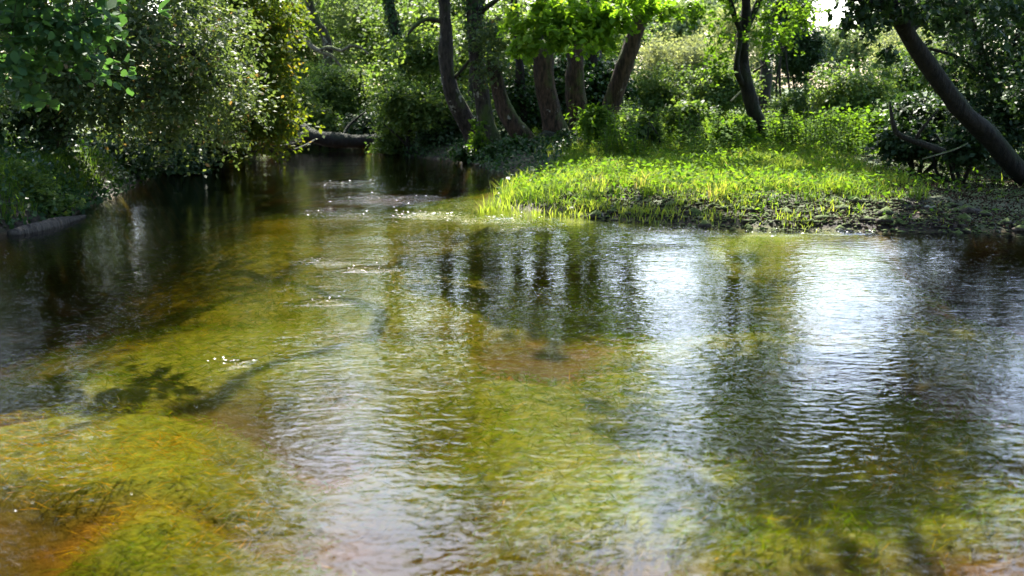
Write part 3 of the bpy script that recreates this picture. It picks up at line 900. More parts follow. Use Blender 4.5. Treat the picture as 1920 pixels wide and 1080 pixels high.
tree('leaning_oak', 'brown trunk leaning to the right with ivy along its left edge', 'tree',
     [[gpt(1138, 24.6, .28, -.1), pt(1148, 195, 24.5, .27), pt(1165, 140, 24.4, .25), pt(1186, 80, 24.3, .24), pt(1203, 25, 24.2, .22), pt(1222, -60, 24.2, .18), pt(1230, -200, 24.2, .1)]],
     [(at(1205, -20, 23), (.4, .4, .25), 9, 28, .3), (at(1180, -10, 22.6), (.4, .4, .25), 9, 28, .3), (at(1190, -120, 24), (.6, .8, .4), 10, 28, .4)],
     dict(L=.14, W=.11, kind='oak', droop=.35, k=1.15, ks=1.1), M['bark_red'], M['leaf_oak'], rng_seed=56, rs=0.72, fl=1.35)
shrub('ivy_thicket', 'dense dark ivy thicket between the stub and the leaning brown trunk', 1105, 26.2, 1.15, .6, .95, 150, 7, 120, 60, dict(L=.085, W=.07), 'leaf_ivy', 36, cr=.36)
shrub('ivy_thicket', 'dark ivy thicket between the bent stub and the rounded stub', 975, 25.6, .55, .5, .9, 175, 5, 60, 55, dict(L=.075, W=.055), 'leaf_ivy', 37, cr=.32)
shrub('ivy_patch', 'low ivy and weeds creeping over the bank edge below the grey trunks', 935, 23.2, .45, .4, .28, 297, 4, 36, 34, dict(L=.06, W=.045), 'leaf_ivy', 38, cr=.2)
shrub('ivy_patch', 'pale tuft of leaves hanging at the foot of the second grey trunk', 897, 23.7, .22, .2, .38, 262, 3, 18, 30, dict(L=.06, W=.04), 'leaf_nettle', 39, cr=.16)
shrub('elder_shoot', 'dark leafy shoots before the leaning brown trunk', 1118, 21.6, .34, .35, .36, 235, 4, 30, 40, dict(L=.10, W=.042), 'leaf_nettle', 60, cr=.24)

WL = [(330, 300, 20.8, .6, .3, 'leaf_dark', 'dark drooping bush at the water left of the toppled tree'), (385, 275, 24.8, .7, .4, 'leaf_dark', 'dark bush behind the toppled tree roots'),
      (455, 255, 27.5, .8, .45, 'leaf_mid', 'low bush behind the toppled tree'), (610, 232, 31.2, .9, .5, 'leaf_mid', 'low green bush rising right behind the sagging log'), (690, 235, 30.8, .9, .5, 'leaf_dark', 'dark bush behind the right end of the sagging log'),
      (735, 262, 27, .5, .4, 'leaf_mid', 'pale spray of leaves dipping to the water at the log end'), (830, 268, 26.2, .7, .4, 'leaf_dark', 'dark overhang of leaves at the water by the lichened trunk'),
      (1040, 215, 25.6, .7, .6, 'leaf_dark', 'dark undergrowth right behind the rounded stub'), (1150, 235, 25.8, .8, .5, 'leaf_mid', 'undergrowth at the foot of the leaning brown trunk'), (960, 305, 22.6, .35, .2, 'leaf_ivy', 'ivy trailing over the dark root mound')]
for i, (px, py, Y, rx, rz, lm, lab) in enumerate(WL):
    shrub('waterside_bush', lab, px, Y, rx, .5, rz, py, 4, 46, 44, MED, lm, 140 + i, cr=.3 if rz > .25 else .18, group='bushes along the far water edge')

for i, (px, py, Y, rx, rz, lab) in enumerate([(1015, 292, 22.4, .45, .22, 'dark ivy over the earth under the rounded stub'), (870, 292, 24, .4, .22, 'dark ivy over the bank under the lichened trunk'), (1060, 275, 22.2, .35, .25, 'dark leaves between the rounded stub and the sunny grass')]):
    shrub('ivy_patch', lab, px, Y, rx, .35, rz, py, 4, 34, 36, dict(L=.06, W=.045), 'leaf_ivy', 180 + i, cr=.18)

# ---- the open right side
shrub('willow_shrub', 'pale grey green willow bush glowing in the sun behind the bank', 1275, 37, 1.9, 1.3, 1.15, 130, 9, 210, 70, dict(L=.10, W=.032), 'leaf_pale', 61, cr=.5)
shrub('willow_shrub', 'pale willow bush half hidden by the forked tree', 1370, 40, 1.3, 1.0, 1.3, 70, 6, 100, 60, dict(L=.10, W=.035), 'leaf_pale', 62, cr=.5)
shrub('bramble_bush', 'bramble thicket with grey stems below the pale willow', 1230, 30, 1.3, .8, .75, 180, 6, 100, 50, dict(L=.075, W=.055), 'leaf_mid', 63, cr=.36)
shrub('bramble_bush', 'bramble thicket behind the forked trunk', 1350, 29, 1.2, .8, .85, 165, 6, 100, 50, dict(L=.075, W=.055), 'leaf_mid', 64, cr=.36)
shrub('holly_bush', 'tall dark evergreen bush under the white gap of sky', 1505, 31, 1.0, .8, 1.3, 95, 7, 150, 60, dict(L=.075, W=.045), 'leaf_dark', 65, cr=.4)
shrub('holly_bush', 'dark evergreen spray above the forked trunk', 1465, 30, .7, .6, .6, 20, 4, 50, 55, dict(L=.075, W=.045), 'leaf_dark', 66, cr=.36)
shrub('thicket', 'soft green thicket between the evergreen and the leaning trunk', 1610, 27.5, 1.35, .9, .8, 190, 6, 110, 50, MED, 'leaf_mid', 67, cr=.38)
shrub('thicket', 'green bush under the pale far trees', 1690, 30, 1.4, 1.0, 1.0, 150, 6, 90, 50, MED, 'leaf_mid', 68, cr=.4)
shrub('thicket', 'green undergrowth under the dark evergreen', 1510, 29.5, 1.3, .8, .6, 200, 5, 70, 46, MED, 'leaf_mid', 77, cr=.36)
shrub('bank_weed', 'broad leaved weed clump among the nettles below the pale willow', 1210, 21.5, .5, .4, .26, 232, 4, 26, 34, dict(L=.12, W=.08), 'leaf_mid', 170, cr=.24)
shrub('bank_weed', 'broad leaved weed clump just left of the forked trunk', 1375, 21.2, .4, .4, .24, 242, 4, 22, 34, dict(L=.12, W=.085), 'leaf_nettle', 171, cr=.24)
shrub('bank_weed', 'dark leafy weed clump in the middle of the nettle bed', 1295, 22.4, .6, .4, .3, 222, 4, 28, 36, dict(L=.10, W=.06), 'leaf_mid', 172, cr=.26)
shrub('bank_weed', 'leafy weed clump before the soft green thicket', 1620, 21.4, .6, .5, .28, 238, 4, 28, 36, dict(L=.10, W=.065), 'leaf_nettle', 173, cr=.26)
shrub('pale_willow', 'rounded whitish willow in the far meadow', 1690, 52, 2.0, 1.6, 1.5, 115, 6, 100, 50, dict(L=.14, W=.06), 'leaf_pale', 69, cr=.7)

FT = [(1605, 78, 78, 'leaf_haze', 'hazy tall tree at the back of the gap'), (1665, 90, -25, 'leaf_haze', 'far hazy tree behind the whitish willow'), (1745, 75, -15, 'leaf_haze', 'far tree beyond the leaning trunk'),
      (1830, 60, -10, 'leaf_mid', 'far tree behind the dark leaves on the right'), (1930, 58, -10, 'leaf_mid', 'far tree at the right edge'), (1310, 66, 40, 'leaf_haze', 'far tree above the pale willow'), (1225, 60, 48, 'leaf_haze', 'far tree beyond the leaning brown trunk'),
      (1420, 64, -5, 'leaf_haze', 'far tree behind the forked trunk'), (1110, 62, 60, 'leaf_haze', 'far tree behind the ivy thicket'), (600, 62, 60, 'leaf_haze', 'far tree over the river bend'), (730, 66, 60, 'leaf_haze', 'far tree behind the ivy clad trunk')]
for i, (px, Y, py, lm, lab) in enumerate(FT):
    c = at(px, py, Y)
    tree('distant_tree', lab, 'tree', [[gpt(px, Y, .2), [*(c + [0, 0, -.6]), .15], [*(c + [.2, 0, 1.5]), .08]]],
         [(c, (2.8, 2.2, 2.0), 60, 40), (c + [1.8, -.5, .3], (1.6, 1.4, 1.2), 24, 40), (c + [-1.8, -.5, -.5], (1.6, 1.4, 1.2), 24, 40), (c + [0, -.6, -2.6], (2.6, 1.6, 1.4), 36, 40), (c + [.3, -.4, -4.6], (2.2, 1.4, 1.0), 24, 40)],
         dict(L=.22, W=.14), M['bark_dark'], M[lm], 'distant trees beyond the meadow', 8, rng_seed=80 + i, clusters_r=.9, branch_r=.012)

for i, (px, Y, z0, z1, lab) in enumerate([(890, 32, 5, 11, 'tall tree closing the wood behind the two grey trunks'), (1010, 34, 5.5, 12.5, 'tall tree closing the wood behind the rounded stub'), (1110, 34, 5.5, 12, 'tall tree closing the wood behind the leaning brown trunk'),
                                          (1425, 35, 5, 11, 'tall tree behind the forked trunk'), (470, 31, 4.5, 11, 'tall tree behind the golden oak')]):
    x = (px - 960) / FPX * Y
    zs = np.linspace(z0, z1, 4)
    tree('wood_tree', lab, 'tree', [[gpt(px, Y, .2), [x + .1, Y, z0, .15], [x, Y, z1, .05]]], [((x + (.5 if k % 2 else -.4), Y, z), (1.0, 1.0, .9), 20, 34, .7) for k, z in enumerate(zs)],
         dict(L=.13, W=.085), M['bark_dark'], M['leaf_mid'], 'tall trees closing the wood', 12, rng_seed=160 + i)

# forked tree on the bank
tree('forked_tree', 'dark twisted trunk forking into three limbs on the sunny bank', 'tree',
     [[gpt(1428, 22.4, .24, -.05), pt(1424, 240, 22.4, .24), pt(1408, 190, 22.4, .215), pt(1397, 150, 22.4, .2), pt(1394, 115, 22.5, .16), pt(1393, 70, 22.5, .16), pt(1399, 20, 22.5, .14), pt(1398, -60, 22.5, .11), pt(1410, -200, 22.5, .07)],
      [pt(1392, 160, 22.3, .09), pt(1381, 130, 22.2, .085), pt(1385, 90, 22.3, .08), pt(1388, 60, 22.4, .08), pt(1374, 20, 22.3, .085), pt(1362, -40, 22.2, .07), pt(1340, -160, 22, .04)],
      [pt(1398, 60, 22.5, .09), pt(1412, 25, 22.6, .09), pt(1432, -20, 22.6, .08), pt(1470, -120, 22.6, .05)],
      [pt(1412, 135, 22.4, .03), pt(1432, 122, 22.2, .025), pt(1450, 100, 22, .02), pt(1490, 80, 21.8, .012)]],
     [(at(1330, 20, 21.8), (.55, .6, .3), 12, 26, .3), (at(1440, 70, 21.8), (.5, .5, .25), 12, 26, .3), (at(1350, 100, 21.8), (.3, .4, .3), 8, 22, .28), (at(1400, -120, 22.3), (1.0, 1.0, .5), 26, 30, .4),
      (at(1395, -280, 22.3), (.5, .9, .7), 20, 30, .4), (at(1450, -300, 22.3), (.8, .9, .7), 24, 30, .45), (at(1410, -480, 22.3), (.9, .9, .7), 24, 30, .45), (at(1540, -190, 19.5), (1.0, 1.0, .4), 24, 30, .4), (at(1640, -230, 19), (1.0, 1.0, .4), 24, 30, .4), (at(1480, 20, 22), (.4, .5, .25), 8, 26, .3), ((2.0, 21.8, 5.6), (.7, .6, .25), 26, 32, .35), ((3.2, 20.6, 5.2), (.8, .6, .25), 26, 32, .35), ((4.6, 19.2, 5.0), (.7, .6, .25), 26, 32, .35)],
     dict(L=.085, W=.055, droop=.3), M['bark_mossy'], M['leaf_nettle'], rng_seed=71, rs=0.72, branch_r=.014)

# big leaning tree on the right
tH = [[8.2, 15.9, -.05, .25], pt(1915, 325, 15.7, .22), pt(1852, 252, 15.4, .195), pt(1797, 200, 15.1, .185), pt(1737, 118, 14.8, .17), pt(1696, 55, 14.6, .16), pt(1655, -20, 14.4, .15), pt(1600, -140, 14.2, .14), pt(1540, -300, 14, .09)]
tree('leaning_tree', 'dark mossy trunk leaning steeply out from the right bank', 'tree', [tH,
     [pt(1664, 2, 14.45, .1), pt(1620, 0, 14.2, .08), pt(1580, -6, 14, .05)], [pt(1700, 70, 14.65, .06), pt(1760, 0, 15.4, .05), pt(1840, -80, 16, .04)]],
     [(at(1625, 25, 14), (.28, .4, .16), 10, 28, .22), (at(1600, -40, 14), (.6, .6, .2), 16, 28, .28), (at(1690, -110, 15), (.9, .9, .35), 22, 28, .34), (at(1830, -120, 16), (1.1, 1.0, .5), 24, 30, .36), (at(1660, 110, 14.4), (.2, .3, .12), 4, 18, .18), (at(1690, 10, 14.3), (.4, .4, .14), 10, 26, .24), (at(1780, -10, 14.8), (.5, .5, .2), 14, 26, .26), (at(1860, 10, 15.4), (.5, .6, .25), 14, 28, .28),
      (at(1760, 20, 15.6), (.5, .6, .2), 12, 26, .26), (at(1560, -330, 13), (1.3, 1.3, .7), 34, 36, .5), (at(1750, -420, 13.4), (1.4, 1.4, .8), 34, 36, .5), ((1.4, 11.2, 5.6), (1.2, 1.3, .6), 60, 40, .5), ((.9, 10.4, 6.2), (.8, .9, .4), 26, 36, .45),
      ((2.8, 12, 6.2), (1.3, 1.3, .6), 50, 40, .5), (at(1850, -700, 14), (1.5, 1.4, .9), 30, 36, .5)],
     dict(L=.085, W=.055, droop=.35), M['bark_mossy'], M['leaf_dark'], rng_seed=72, rs=0.66, branch_r=.012)

# dark trees and bushes shading the right corner
tree('shade_tree', 'dark leaved tree with thin crossing stems at the right edge', 'tree',
     [[gpt(1880, 19.5, .1), pt(1860, 150, 19.4, .08), pt(1820, 40, 19.2, .06), pt(1780, -80, 19, .04)], [pt(1866, 170, 19.4, .06), pt(1910, 60, 19, .05), pt(1960, -80, 19, .04)], [pt(1862, 160, 19.4, .05), pt(1800, 110, 18.8, .035), pt(1740, 90, 18.5, .02)]],
     [(at(1850, 60, 19), (.9, .9, .5), 40, 36), (at(1780, 120, 18.8), (.6, .7, .3), 20, 34), (at(1900, 140, 18.6), (.6, .8, .4), 26, 36), (at(1810, -30, 19.2), (.9, .9, .4), 26, 34), (at(1950, 0, 19), (.9, 1, .6), 30, 34), (at(1900, -200, 20), (1.2, 1.2, .7), 26, 36), ((5.6, 18, 5.2), (1.1, 1.1, .5), 44, 44, .5), ((7, 18.2, 5.6), (1.2, 1.2, .6), 50, 44, .5), ((8.4, 18.0, 5.4), (1.2, 1.4, .8), 50, 44, .5), ((6.2, 17.2, 4.4), (1.4, .9, .3), 44, 44, .45), ((7.6, 16.6, 4.3), (1.2, .9, .4), 40, 44, .45), ((6.4, 19.6, 6.8), (1.3, 1.2, .6), 40, 44, .5)],
     dict(L=.075, W=.048), M['bark_dark'], M['leaf_dark'], rng_seed=73, clusters_r=.36, branch_r=.012)
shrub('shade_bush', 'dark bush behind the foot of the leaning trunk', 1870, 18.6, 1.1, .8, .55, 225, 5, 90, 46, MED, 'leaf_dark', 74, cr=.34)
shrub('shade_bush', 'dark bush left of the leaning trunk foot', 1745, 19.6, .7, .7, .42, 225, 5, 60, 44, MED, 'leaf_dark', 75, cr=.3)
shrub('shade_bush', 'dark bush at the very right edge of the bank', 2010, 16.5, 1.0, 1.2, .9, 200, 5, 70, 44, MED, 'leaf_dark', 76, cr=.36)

# ---- unseen trees added beside and behind the viewpoint to block sky light
near0 = None
for i, (x, y, lab) in enumerate([(-10.2, 5, 'unseen tree on the near left bank level with the viewpoint'), (-11, -2, 'unseen tree on the left bank just behind the viewpoint'), (-8.5, -9, 'unseen tree behind the viewpoint on the left'), (-2.5, -11.5, 'unseen tree straight behind the viewpoint'),
                                 (4, -11, 'unseen tree behind the viewpoint towards the right'), (10.5, -9, 'unseen tree behind the viewpoint on the right'), (14, -2, 'unseen tree on the right bank just behind the viewpoint'), (13.6, 5.2, 'unseen tree on the near right bank level with the viewpoint')]):
    if near0 is None:
        near0 = tree('unseen_bank_tree', lab, 'tree', [[[x, y, .5, .24], [x + .2, y, 3, .2], [x - .1, y + .2, 6, .14], [x, y, 9, .06]]],
                     [((x, y, 4), (3.2, 3.2, 1.6), 60, 30), ((x + .5, y, 6.5), (3, 3, 1.6), 60, 30), ((x, y, 9), (2.4, 2.4, 1.6), 40, 30), ((x, y, 2.2), (2.6, 2.6, 1.0), 30, 30)],
                     dict(L=.3, W=.2, k=1.0, ks=1.0), M['bark_dark'], M['leaf_mid'], 'unseen trees on the near banks', rng_seed=120, clusters_r=.9)
    else:
        r = near0.copy()
        COL.objects.link(r)
        r.location = (x, y, .5)
        r.rotation_euler = (0, 0, i * 1.1)
        r['label'] = lab
        for ch in near0.children:
            c = ch.copy()
            COL.objects.link(c)
            c.parent = r

shrub('shade_bush', 'low dark bush on the brown earth left of the leaning trunk', 1715, 17.2, .6, .5, .3, 272, 4, 50, 44, MED, 'leaf_dark', 78, cr=.24)
shrub('shade_bush', 'low dark bush beneath the overhang of the leaning trunk', 1800, 16.6, .6, .5, .32, 275, 4, 50, 44, MED, 'leaf_dark', 79, cr=.24)

# ------------------------------------------------------------------ fallen wood
def wood(name, label, paths, mat, cat='log', sides=12, rough=.16, names=None):
    base = np.array(paths[0][0][:3])
    root = empty(name, base, label, cat)
    for i, p in enumerate(paths):
        acc = Acc()
        ln = np.linalg.norm(np.diff(np.array(p)[:, :3], axis=0), axis=1).sum()
        add_tube(acc, p, max(8, int(ln / .12)), sides if p[0][3] > .08 else 7, rough, i * 2.3 + base[0], 3.5)
        link((names or ['trunk'])[min(i, len(names or [0]) - 1)], acc.mesh('trunk', base), M[mat[i] if isinstance(mat, list) else mat], root)
    return root


wood('fallen_log', 'thick dark fallen trunk sagging across the far bend just above the water',
     [[pt(520, 215, 29.5, .17), pt(548, 232, 29.2, .2), pt(582, 252, 28.8, .17), pt(620, 262, 28.6, .185), pt(670, 265, 28.4, .185), pt(720, 262, 28.2, .18), pt(800, 255, 27.6, .18)],
      [pt(600, 258, 28.7, .05), pt(575, 272, 28.2, .04), pt(545, 283, 27.6, .02)], [pt(640, 264, 28.5, .05), pt(655, 235, 28.8, .035), pt(690, 205, 29, .015)], [pt(565, 240, 29, .05), pt(540, 205, 29, .03), pt(535, 180, 29, .015)]], 'soil_dark', names=['bole', 'limb', 'limb', 'limb'])
wood('broken_limb', 'pale broken limb propped at the end of the fallen log', [[pt(531, 271, 27.4, .09), pt(548, 262, 27.5, .09), pt(576, 247, 27.8, .06)], [pt(537, 263, 27.2, .03), pt(537, 246, 27.2, .02)]], ['bark_pale', 'bark_dark'], 'branch', names=['limb', 'stub'])
wood('toppled_tree', 'dark old trunk lying along the left bank with its roots in the water',
     [[pt(345, 222, 23.6, .2), pt(375, 238, 23.8, .26), pt(420, 262, 24.4, .25), pt(470, 272, 25.2, .2), pt(520, 279, 26, .14)], [pt(452, 232, 25.4, .16), pt(480, 252, 25.6, .15), pt(515, 272, 26, .12)],
      [pt(395, 262, 24, .07), pt(420, 280, 23.8, .06), pt(445, 293, 23.6, .03)], [pt(350, 225, 23.6, .12), pt(358, 255, 23.3, .1), pt(372, 285, 23.2, .06)], [pt(500, 278, 25.6, .06), pt(535, 274, 26, .05), pt(565, 266, 26.4, .03)]],
     'soil_dark', names=['bole', 'limb', 'root', 'root', 'limb'])
wood('half_sunk_log', 'flat grey log half sunk in the water at the left bank', [[[*on_z(20, 441), .06], [*(on_z(70, 432) + [0, 0, .005]), .1], [*(on_z(115, 420) + [0, 0, .01]), .085], [*on_z(158, 406), .03]]], 'bark_wet')
wood('crooked_branch', 'crooked bare branch with mossy top arching over the far bushes',
     [[pt(546, 110, 30, .07), pt(543, 80, 30, .07), pt(552, 56, 30, .075), pt(568, 62, 30, .075), pt(582, 85, 30, .07), pt(600, 96, 30, .065), pt(622, 104, 30, .05), pt(640, 125, 30, .03)],
      [pt(598, 94, 30, .05), pt(618, 88, 29.9, .045), pt(640, 95, 29.8, .045), pt(656, 85, 29.8, .045), pt(675, 88, 29.8, .035), pt(692, 102, 29.8, .02)]], 'bark_pale', 'branch', names=['limb', 'limb'])
wood('dead_branch', 'dark dead branch jutting up by the leaning trunk', [[pt(1770, 285, 15.2, .05), pt(1725, 268, 15.1, .05), pt(1682, 250, 15, .04), pt(1672, 215, 15, .025), pt(1668, 190, 15, .012)], [pt(1715, 264, 15.1, .025), pt(1730, 240, 15, .02), pt(1760, 205, 15, .012)]], 'bark_dark', 'branch', names=['limb', 'twig'])
wood('dead_branch', 'thin pale stick lying on the dark right bank', [[pt(1730, 298, 14.8, .010), pt(1790, 280, 15, .012), pt(1815, 268, 15.2, .008)]], 'bark_pale', 'branch')
wood('dead_branch', 'pale dead stick in the brambles beside the forked trunk', [[pt(1370, 190, 27, .02), pt(1385, 175, 27, .02), pt(1400, 160, 27, .012)]], 'bark_pale', 'branch')
wood('dead_branch', 'long bleached stick standing in the brambles under the pale willow', [[pt(1310, 165, 28, .015), pt(1322, 125, 28, .018), pt(1340, 95, 28, .012)]], 'bark_pale', 'branch')

# lumpy earth and roots under the stubs
def lump(name, label, c, r, mat, cat, seed, n=26):
    th, ph = np.meshgrid(np.linspace(0, np.pi, n), np.linspace(0, 2 * np.pi, 2 * n, endpoint=False), indexing='ij')
    D = np.stack([np.sin(th) * np.cos(ph), np.sin(th) * np.sin(ph), np.cos(th)], -1)
    R = 1 + .28 * vnoise(D, 1.6, seed) + .14 * vnoise(D, 4.1, seed + 1) + .06 * vnoise(D, 9, seed + 2)
    V = (D * R[..., None] * np.array(r)).reshape(-1, 3)
    m = 2 * n
    i = np.arange(n - 1)[:, None] * m
    j = np.arange(m)[None]
    k = (j + 1) % m
    F = np.stack([i + j, i + m + j, i + m + k, i + k], -1).reshape(-1, 4)
    o = link(name, build_mesh(name, V, F), M[mat], loc=tuple(c))
    return tag(o, label, cat)


lump('root_mound', 'dark mound of earth and roots under the rounded stub', at(1035, 288, 23.0), (.6, .45, .4), 'soil_dark', 'root mound', 1)
lump('root_mound', 'dark root mound at the bank edge under the bent stub', at(985, 306, 23.4), (.36, .34, .26), 'soil_dark', 'root mound', 4)
lump('stone', 'pale stone at the water edge below the grey trunks', on_z(908, 312) + [0, 0, .05], (.16, .12, .07), 'bark_pale', 'stone', 3, 12)

# ------------------------------------------------------------------ grass, litter and plants
def blades(name, label, x, y, L, Wd, tone, lean, mat, cat, curve=.35):
    n = len(x)
    z = ground_z(x, y, with_weed=False)
    B = np.stack([x, y, np.maximum(z, -.06) - .01], -1)
    a = RNG.uniform(0, 2 * np.pi, n)
    D = np.stack([np.cos(a), np.sin(a), np.zeros(n)], -1)
    S = np.stack([-np.sin(a), np.cos(a), np.zeros(n)], -1)
    l = lean[:, None]
    Lc, Wc = L[:, None], Wd[:, None]
    m1 = B + Lc * (.5 * np.array([0, 0, 1]) + .28 * l * D)
    tp = B + Lc * (np.array([0, 0, .92]) - curve * l * np.array([0, 0, .5]) + l * D)
    V = np.stack([B - S * Wc / 2, B + S * Wc / 2, m1 + S * Wc * .42, m1 - S * Wc * .42, tp], 1).reshape(-1, 3)
    o5 = np.arange(n)[:, None] * 5
    F4 = o5 + np.array([[0, 1, 2, 3]])
    F3 = o5 + np.array([[3, 2, 4]])
    o = link(name, build_mesh(name, V, [F4, F3], np.repeat(tone, 5), smooth=False), M[mat])
    tag(o, label, cat, kind='stuff')


def scatter(n, x0, x1, y0, y1):
    x = RNG.uniform(x0, x1, n)
    y = RNG.uniform(y0, y1, n)
    return x, y, sdist(x, y)


# sunny bar
x, y, s = scatter(190000, -.6, 10.5, 11.5, 26)
patch = n2(x, y, 1.2, 3) + .6 * n2(x, y, 3.3, 4)
front = sstep(.45, 1.5, s + .5 * patch)                                   # the muddy edge stays half bare
tipz = sstep(1.6, .4, x)                                                   # grass grows right down to the water at the tip
shade = 1 - .99 * sstep(3.9, 5.4, x - .16 * (y - 14) + .5 * patch)
dens = np.maximum(np.maximum(front, tipz), .05 + .3 * (patch > .6)) * shade
keep = (s > .03) & (y < 22) & (RNG.random(len(x)) < dens) & (y < 17.6 + (x - .2) * 3.7 + .5 * patch) & (x < 9)
x, y, s = x[keep], y[keep], s[keep]
n = len(x)
hgt = .72 * (.11 + .12 * (n2(x, y, 1.3, 8) + .4) + .08 * n2(x, y, 4., 9)) * RNG.uniform(.5, 1.6, n) + .10 * sstep(18, 22, y)
hgt = hgt * np.where(x > 1.2, .45 + .55 * sstep(.2, 1.7, s), 1)
blades('bank_grass', 'sunlit yellow green grass on the low bank jutting into the river', x, y, np.clip(hgt, .06, .5), RNG.uniform(.006, .013, n), np.clip(.42 + .35 * n2(x, y, .9, 2) + .25 * n2(x, y, 3.5, 3) + RNG.normal(0, .2, n) + .4 * (RNG.random(n) < .02), 0, 1),
       RNG.uniform(.15, 1.1, n), 'grass', 'grass')
# tall tufts at the tip and along the edge
tx, ty, tl = [], [], []
for px, py, cnt, hh in [(930, 386, 50, .2), (948, 380, 80, .26), (962, 360, 80, .3), (975, 345, 50, .28), (990, 335, 50, .28), (1010, 396, 60, .2), (915, 384, 18, .2), (1040, 318, 40, .3), (1075, 300, 40, .3), (1480, 418, 90, .11), (1190, 404, 150, .12), (1240, 408, 120, .12), (1130, 398, 110, .12), (1340, 414, 100, .11), (1410, 405, 90, .12), (1560, 412, 90, .11), (1080, 396, 100, .14)]:
    p = on_z(px, py, .05)
    tx.append(p[0] + RNG.normal(0, .14, cnt))
    ty.append(p[1] + RNG.normal(0, .14, cnt))
    tl.append(hh * RNG.uniform(.6, 1.3, cnt))
tx, ty, tl = map(np.concatenate, (tx, ty, tl))
blades('reed_tuft', 'tall grass blades fringing the tip and edge of the sunny bank', tx, ty, tl, RNG.uniform(.008, .016, len(tx)), RNG.uniform(.4, .9, len(tx)), RNG.uniform(.2, .8, len(tx)), 'grass', 'grass')
cx_, cy2, cs_ = scatter(300, .3, 5.4, 13, 21)
ok = (cs_ > .5) & (cy2 < 17.6 + (cx_ - .2) * 3.7)
cx_, cy2 = cx_[ok], cy2[ok]
cn = RNG.integers(12, 40, len(cx_))
tx = np.repeat(cx_, cn) + RNG.normal(0, .07, cn.sum())
ty = np.repeat(cy2, cn) + RNG.normal(0, .07, cn.sum())
th = np.repeat(RNG.uniform(.10, .30, len(cx_)), cn) * RNG.uniform(.6, 1.2, cn.sum())
tt_ = np.clip(np.repeat(RNG.uniform(0, .95, len(cx_)), cn) + RNG.normal(0, .08, cn.sum()), 0, 1)
blades('grass_tufts', 'taller uneven tufts standing out of the sunlit grass', tx, ty, th, RNG.uniform(.006, .012, len(tx)), tt_, RNG.uniform(.2, 1.0, len(tx)), 'grass', 'grass')
# left bank: low tones put its shade into the blade colour
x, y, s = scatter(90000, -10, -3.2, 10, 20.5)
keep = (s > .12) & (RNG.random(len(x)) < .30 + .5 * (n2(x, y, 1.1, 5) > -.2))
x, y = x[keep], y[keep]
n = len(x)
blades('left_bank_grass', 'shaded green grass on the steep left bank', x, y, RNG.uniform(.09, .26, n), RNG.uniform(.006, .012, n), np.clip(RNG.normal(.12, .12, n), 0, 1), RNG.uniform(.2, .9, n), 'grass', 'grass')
# rough grass further back
x, y, s = scatter(30000, .5, 16, 22, 40)
keep = (s > .5)
x, y = x[keep], y[keep]
n = len(x)
blades('meadow_grass', 'rough taller grass running back behind the trees', x, y, RNG.uniform(.2, .5, n), RNG.uniform(.012, .02, n), np.clip(RNG.normal(.4, .2, n), 0, 1), RNG.uniform(.2, .8, n), 'grass', 'grass')

# small broad leaved weeds among the grass
x, y, s = scatter(42000, -.4, 9.2, 11.8, 23)
patch = n2(x, y, 1.9, 6)
keep = (s > .1) & (RNG.random(len(x)) < (.25 + .75 * (patch > .05)) * np.clip(sstep(.5, 1.8, s) + sstep(1.6, .4, x) + .12, 0, 1)) & (y < 17.6 + (x - .2) * 3.7)
keep &= RNG.random(len(x)) < 1 - .85 * sstep(4.2, 5.6, x - .16 * (y - 14))
x, y = x[keep], y[keep]
n = len(x)
acc = Acc()
z = ground_z(x, y, with_weed=False)
leaves(acc, np.stack([x, y, z + .02 + RNG.random(n) ** 1.5 * .2], -1), np.array([0, 0, .8]) + RNG.normal(0, .5, (n, 3)), RNG.normal(0, 1, (n, 3)), RNG.uniform(.04, .11, n), RNG.uniform(.025, .06, n), 'simple', RNG.random(n))
tag(link('ground_cover', acc.mesh('ground_cover', smooth=False), M['leaf_nettle']), 'small broad leaved weeds among the grass of the sunny bank', 'weeds', kind='stuff')

x, y, s = scatter(80000, -9, 2.2, 10.5, 33)
keep = (s > -.12) & (s < 1.6) & ((y > 17.6 + (x - .2) * 3.7) | (x < -1)) & (RNG.random(len(x)) < .35 + .65 * (n2(x, y, 1.7, 15) > -.25))
x, y, s = x[keep], y[keep], s[keep]
n = len(x)
acc = Acc()
z = np.maximum(ground_z(x, y, with_weed=False), 0)
leaves(acc, np.stack([x, y, z + .02 + RNG.random(n) ** 2 * .22], -1), np.array([0, -.5, .6]) + RNG.normal(0, .5, (n, 3)), np.array([0, 0, -.6]) + RNG.normal(0, .8, (n, 3)), RNG.uniform(.05, .1, n), RNG.uniform(.035, .07, n), 'simple', np.clip(RNG.normal(.4, .25, n), 0, 1))
tag(link('creeping_ivy', acc.mesh('creeping_ivy', smooth=False), M['leaf_ivy']), 'dark ivy and weeds creeping over the steep far banks', 'ivy', kind='stuff')

# leaf litter and mud clods along the water edge
x, y, s = scatter(46000, .3, 10, 11.3, 19)
keep = (s > .0) & ((s < 1.9) | (x > 4.4)) & (RNG.random(len(x)) < .9)
x, y = x[keep], y[keep]
n = len(x)
acc = Acc()
z = ground_z(x, y, with_weed=False)
leaves(acc, np.stack([x, y, z + .006 + RNG.random(n) * .035], -1), np.array([0, 0, .6]) + RNG.normal(0, .7, (n, 3)), RNG.normal(0, 1, (n, 3)), RNG.uniform(.02, .05, n), RNG.uniform(.012, .03, n), 'simple', RNG.random(n) ** 1.4)
tag(link('leaf_litter', acc.mesh('leaf_litter', smooth=False), M['litter']), 'brown dead leaves and mud crumbs along the water edge', 'leaf litter', kind='stuff')


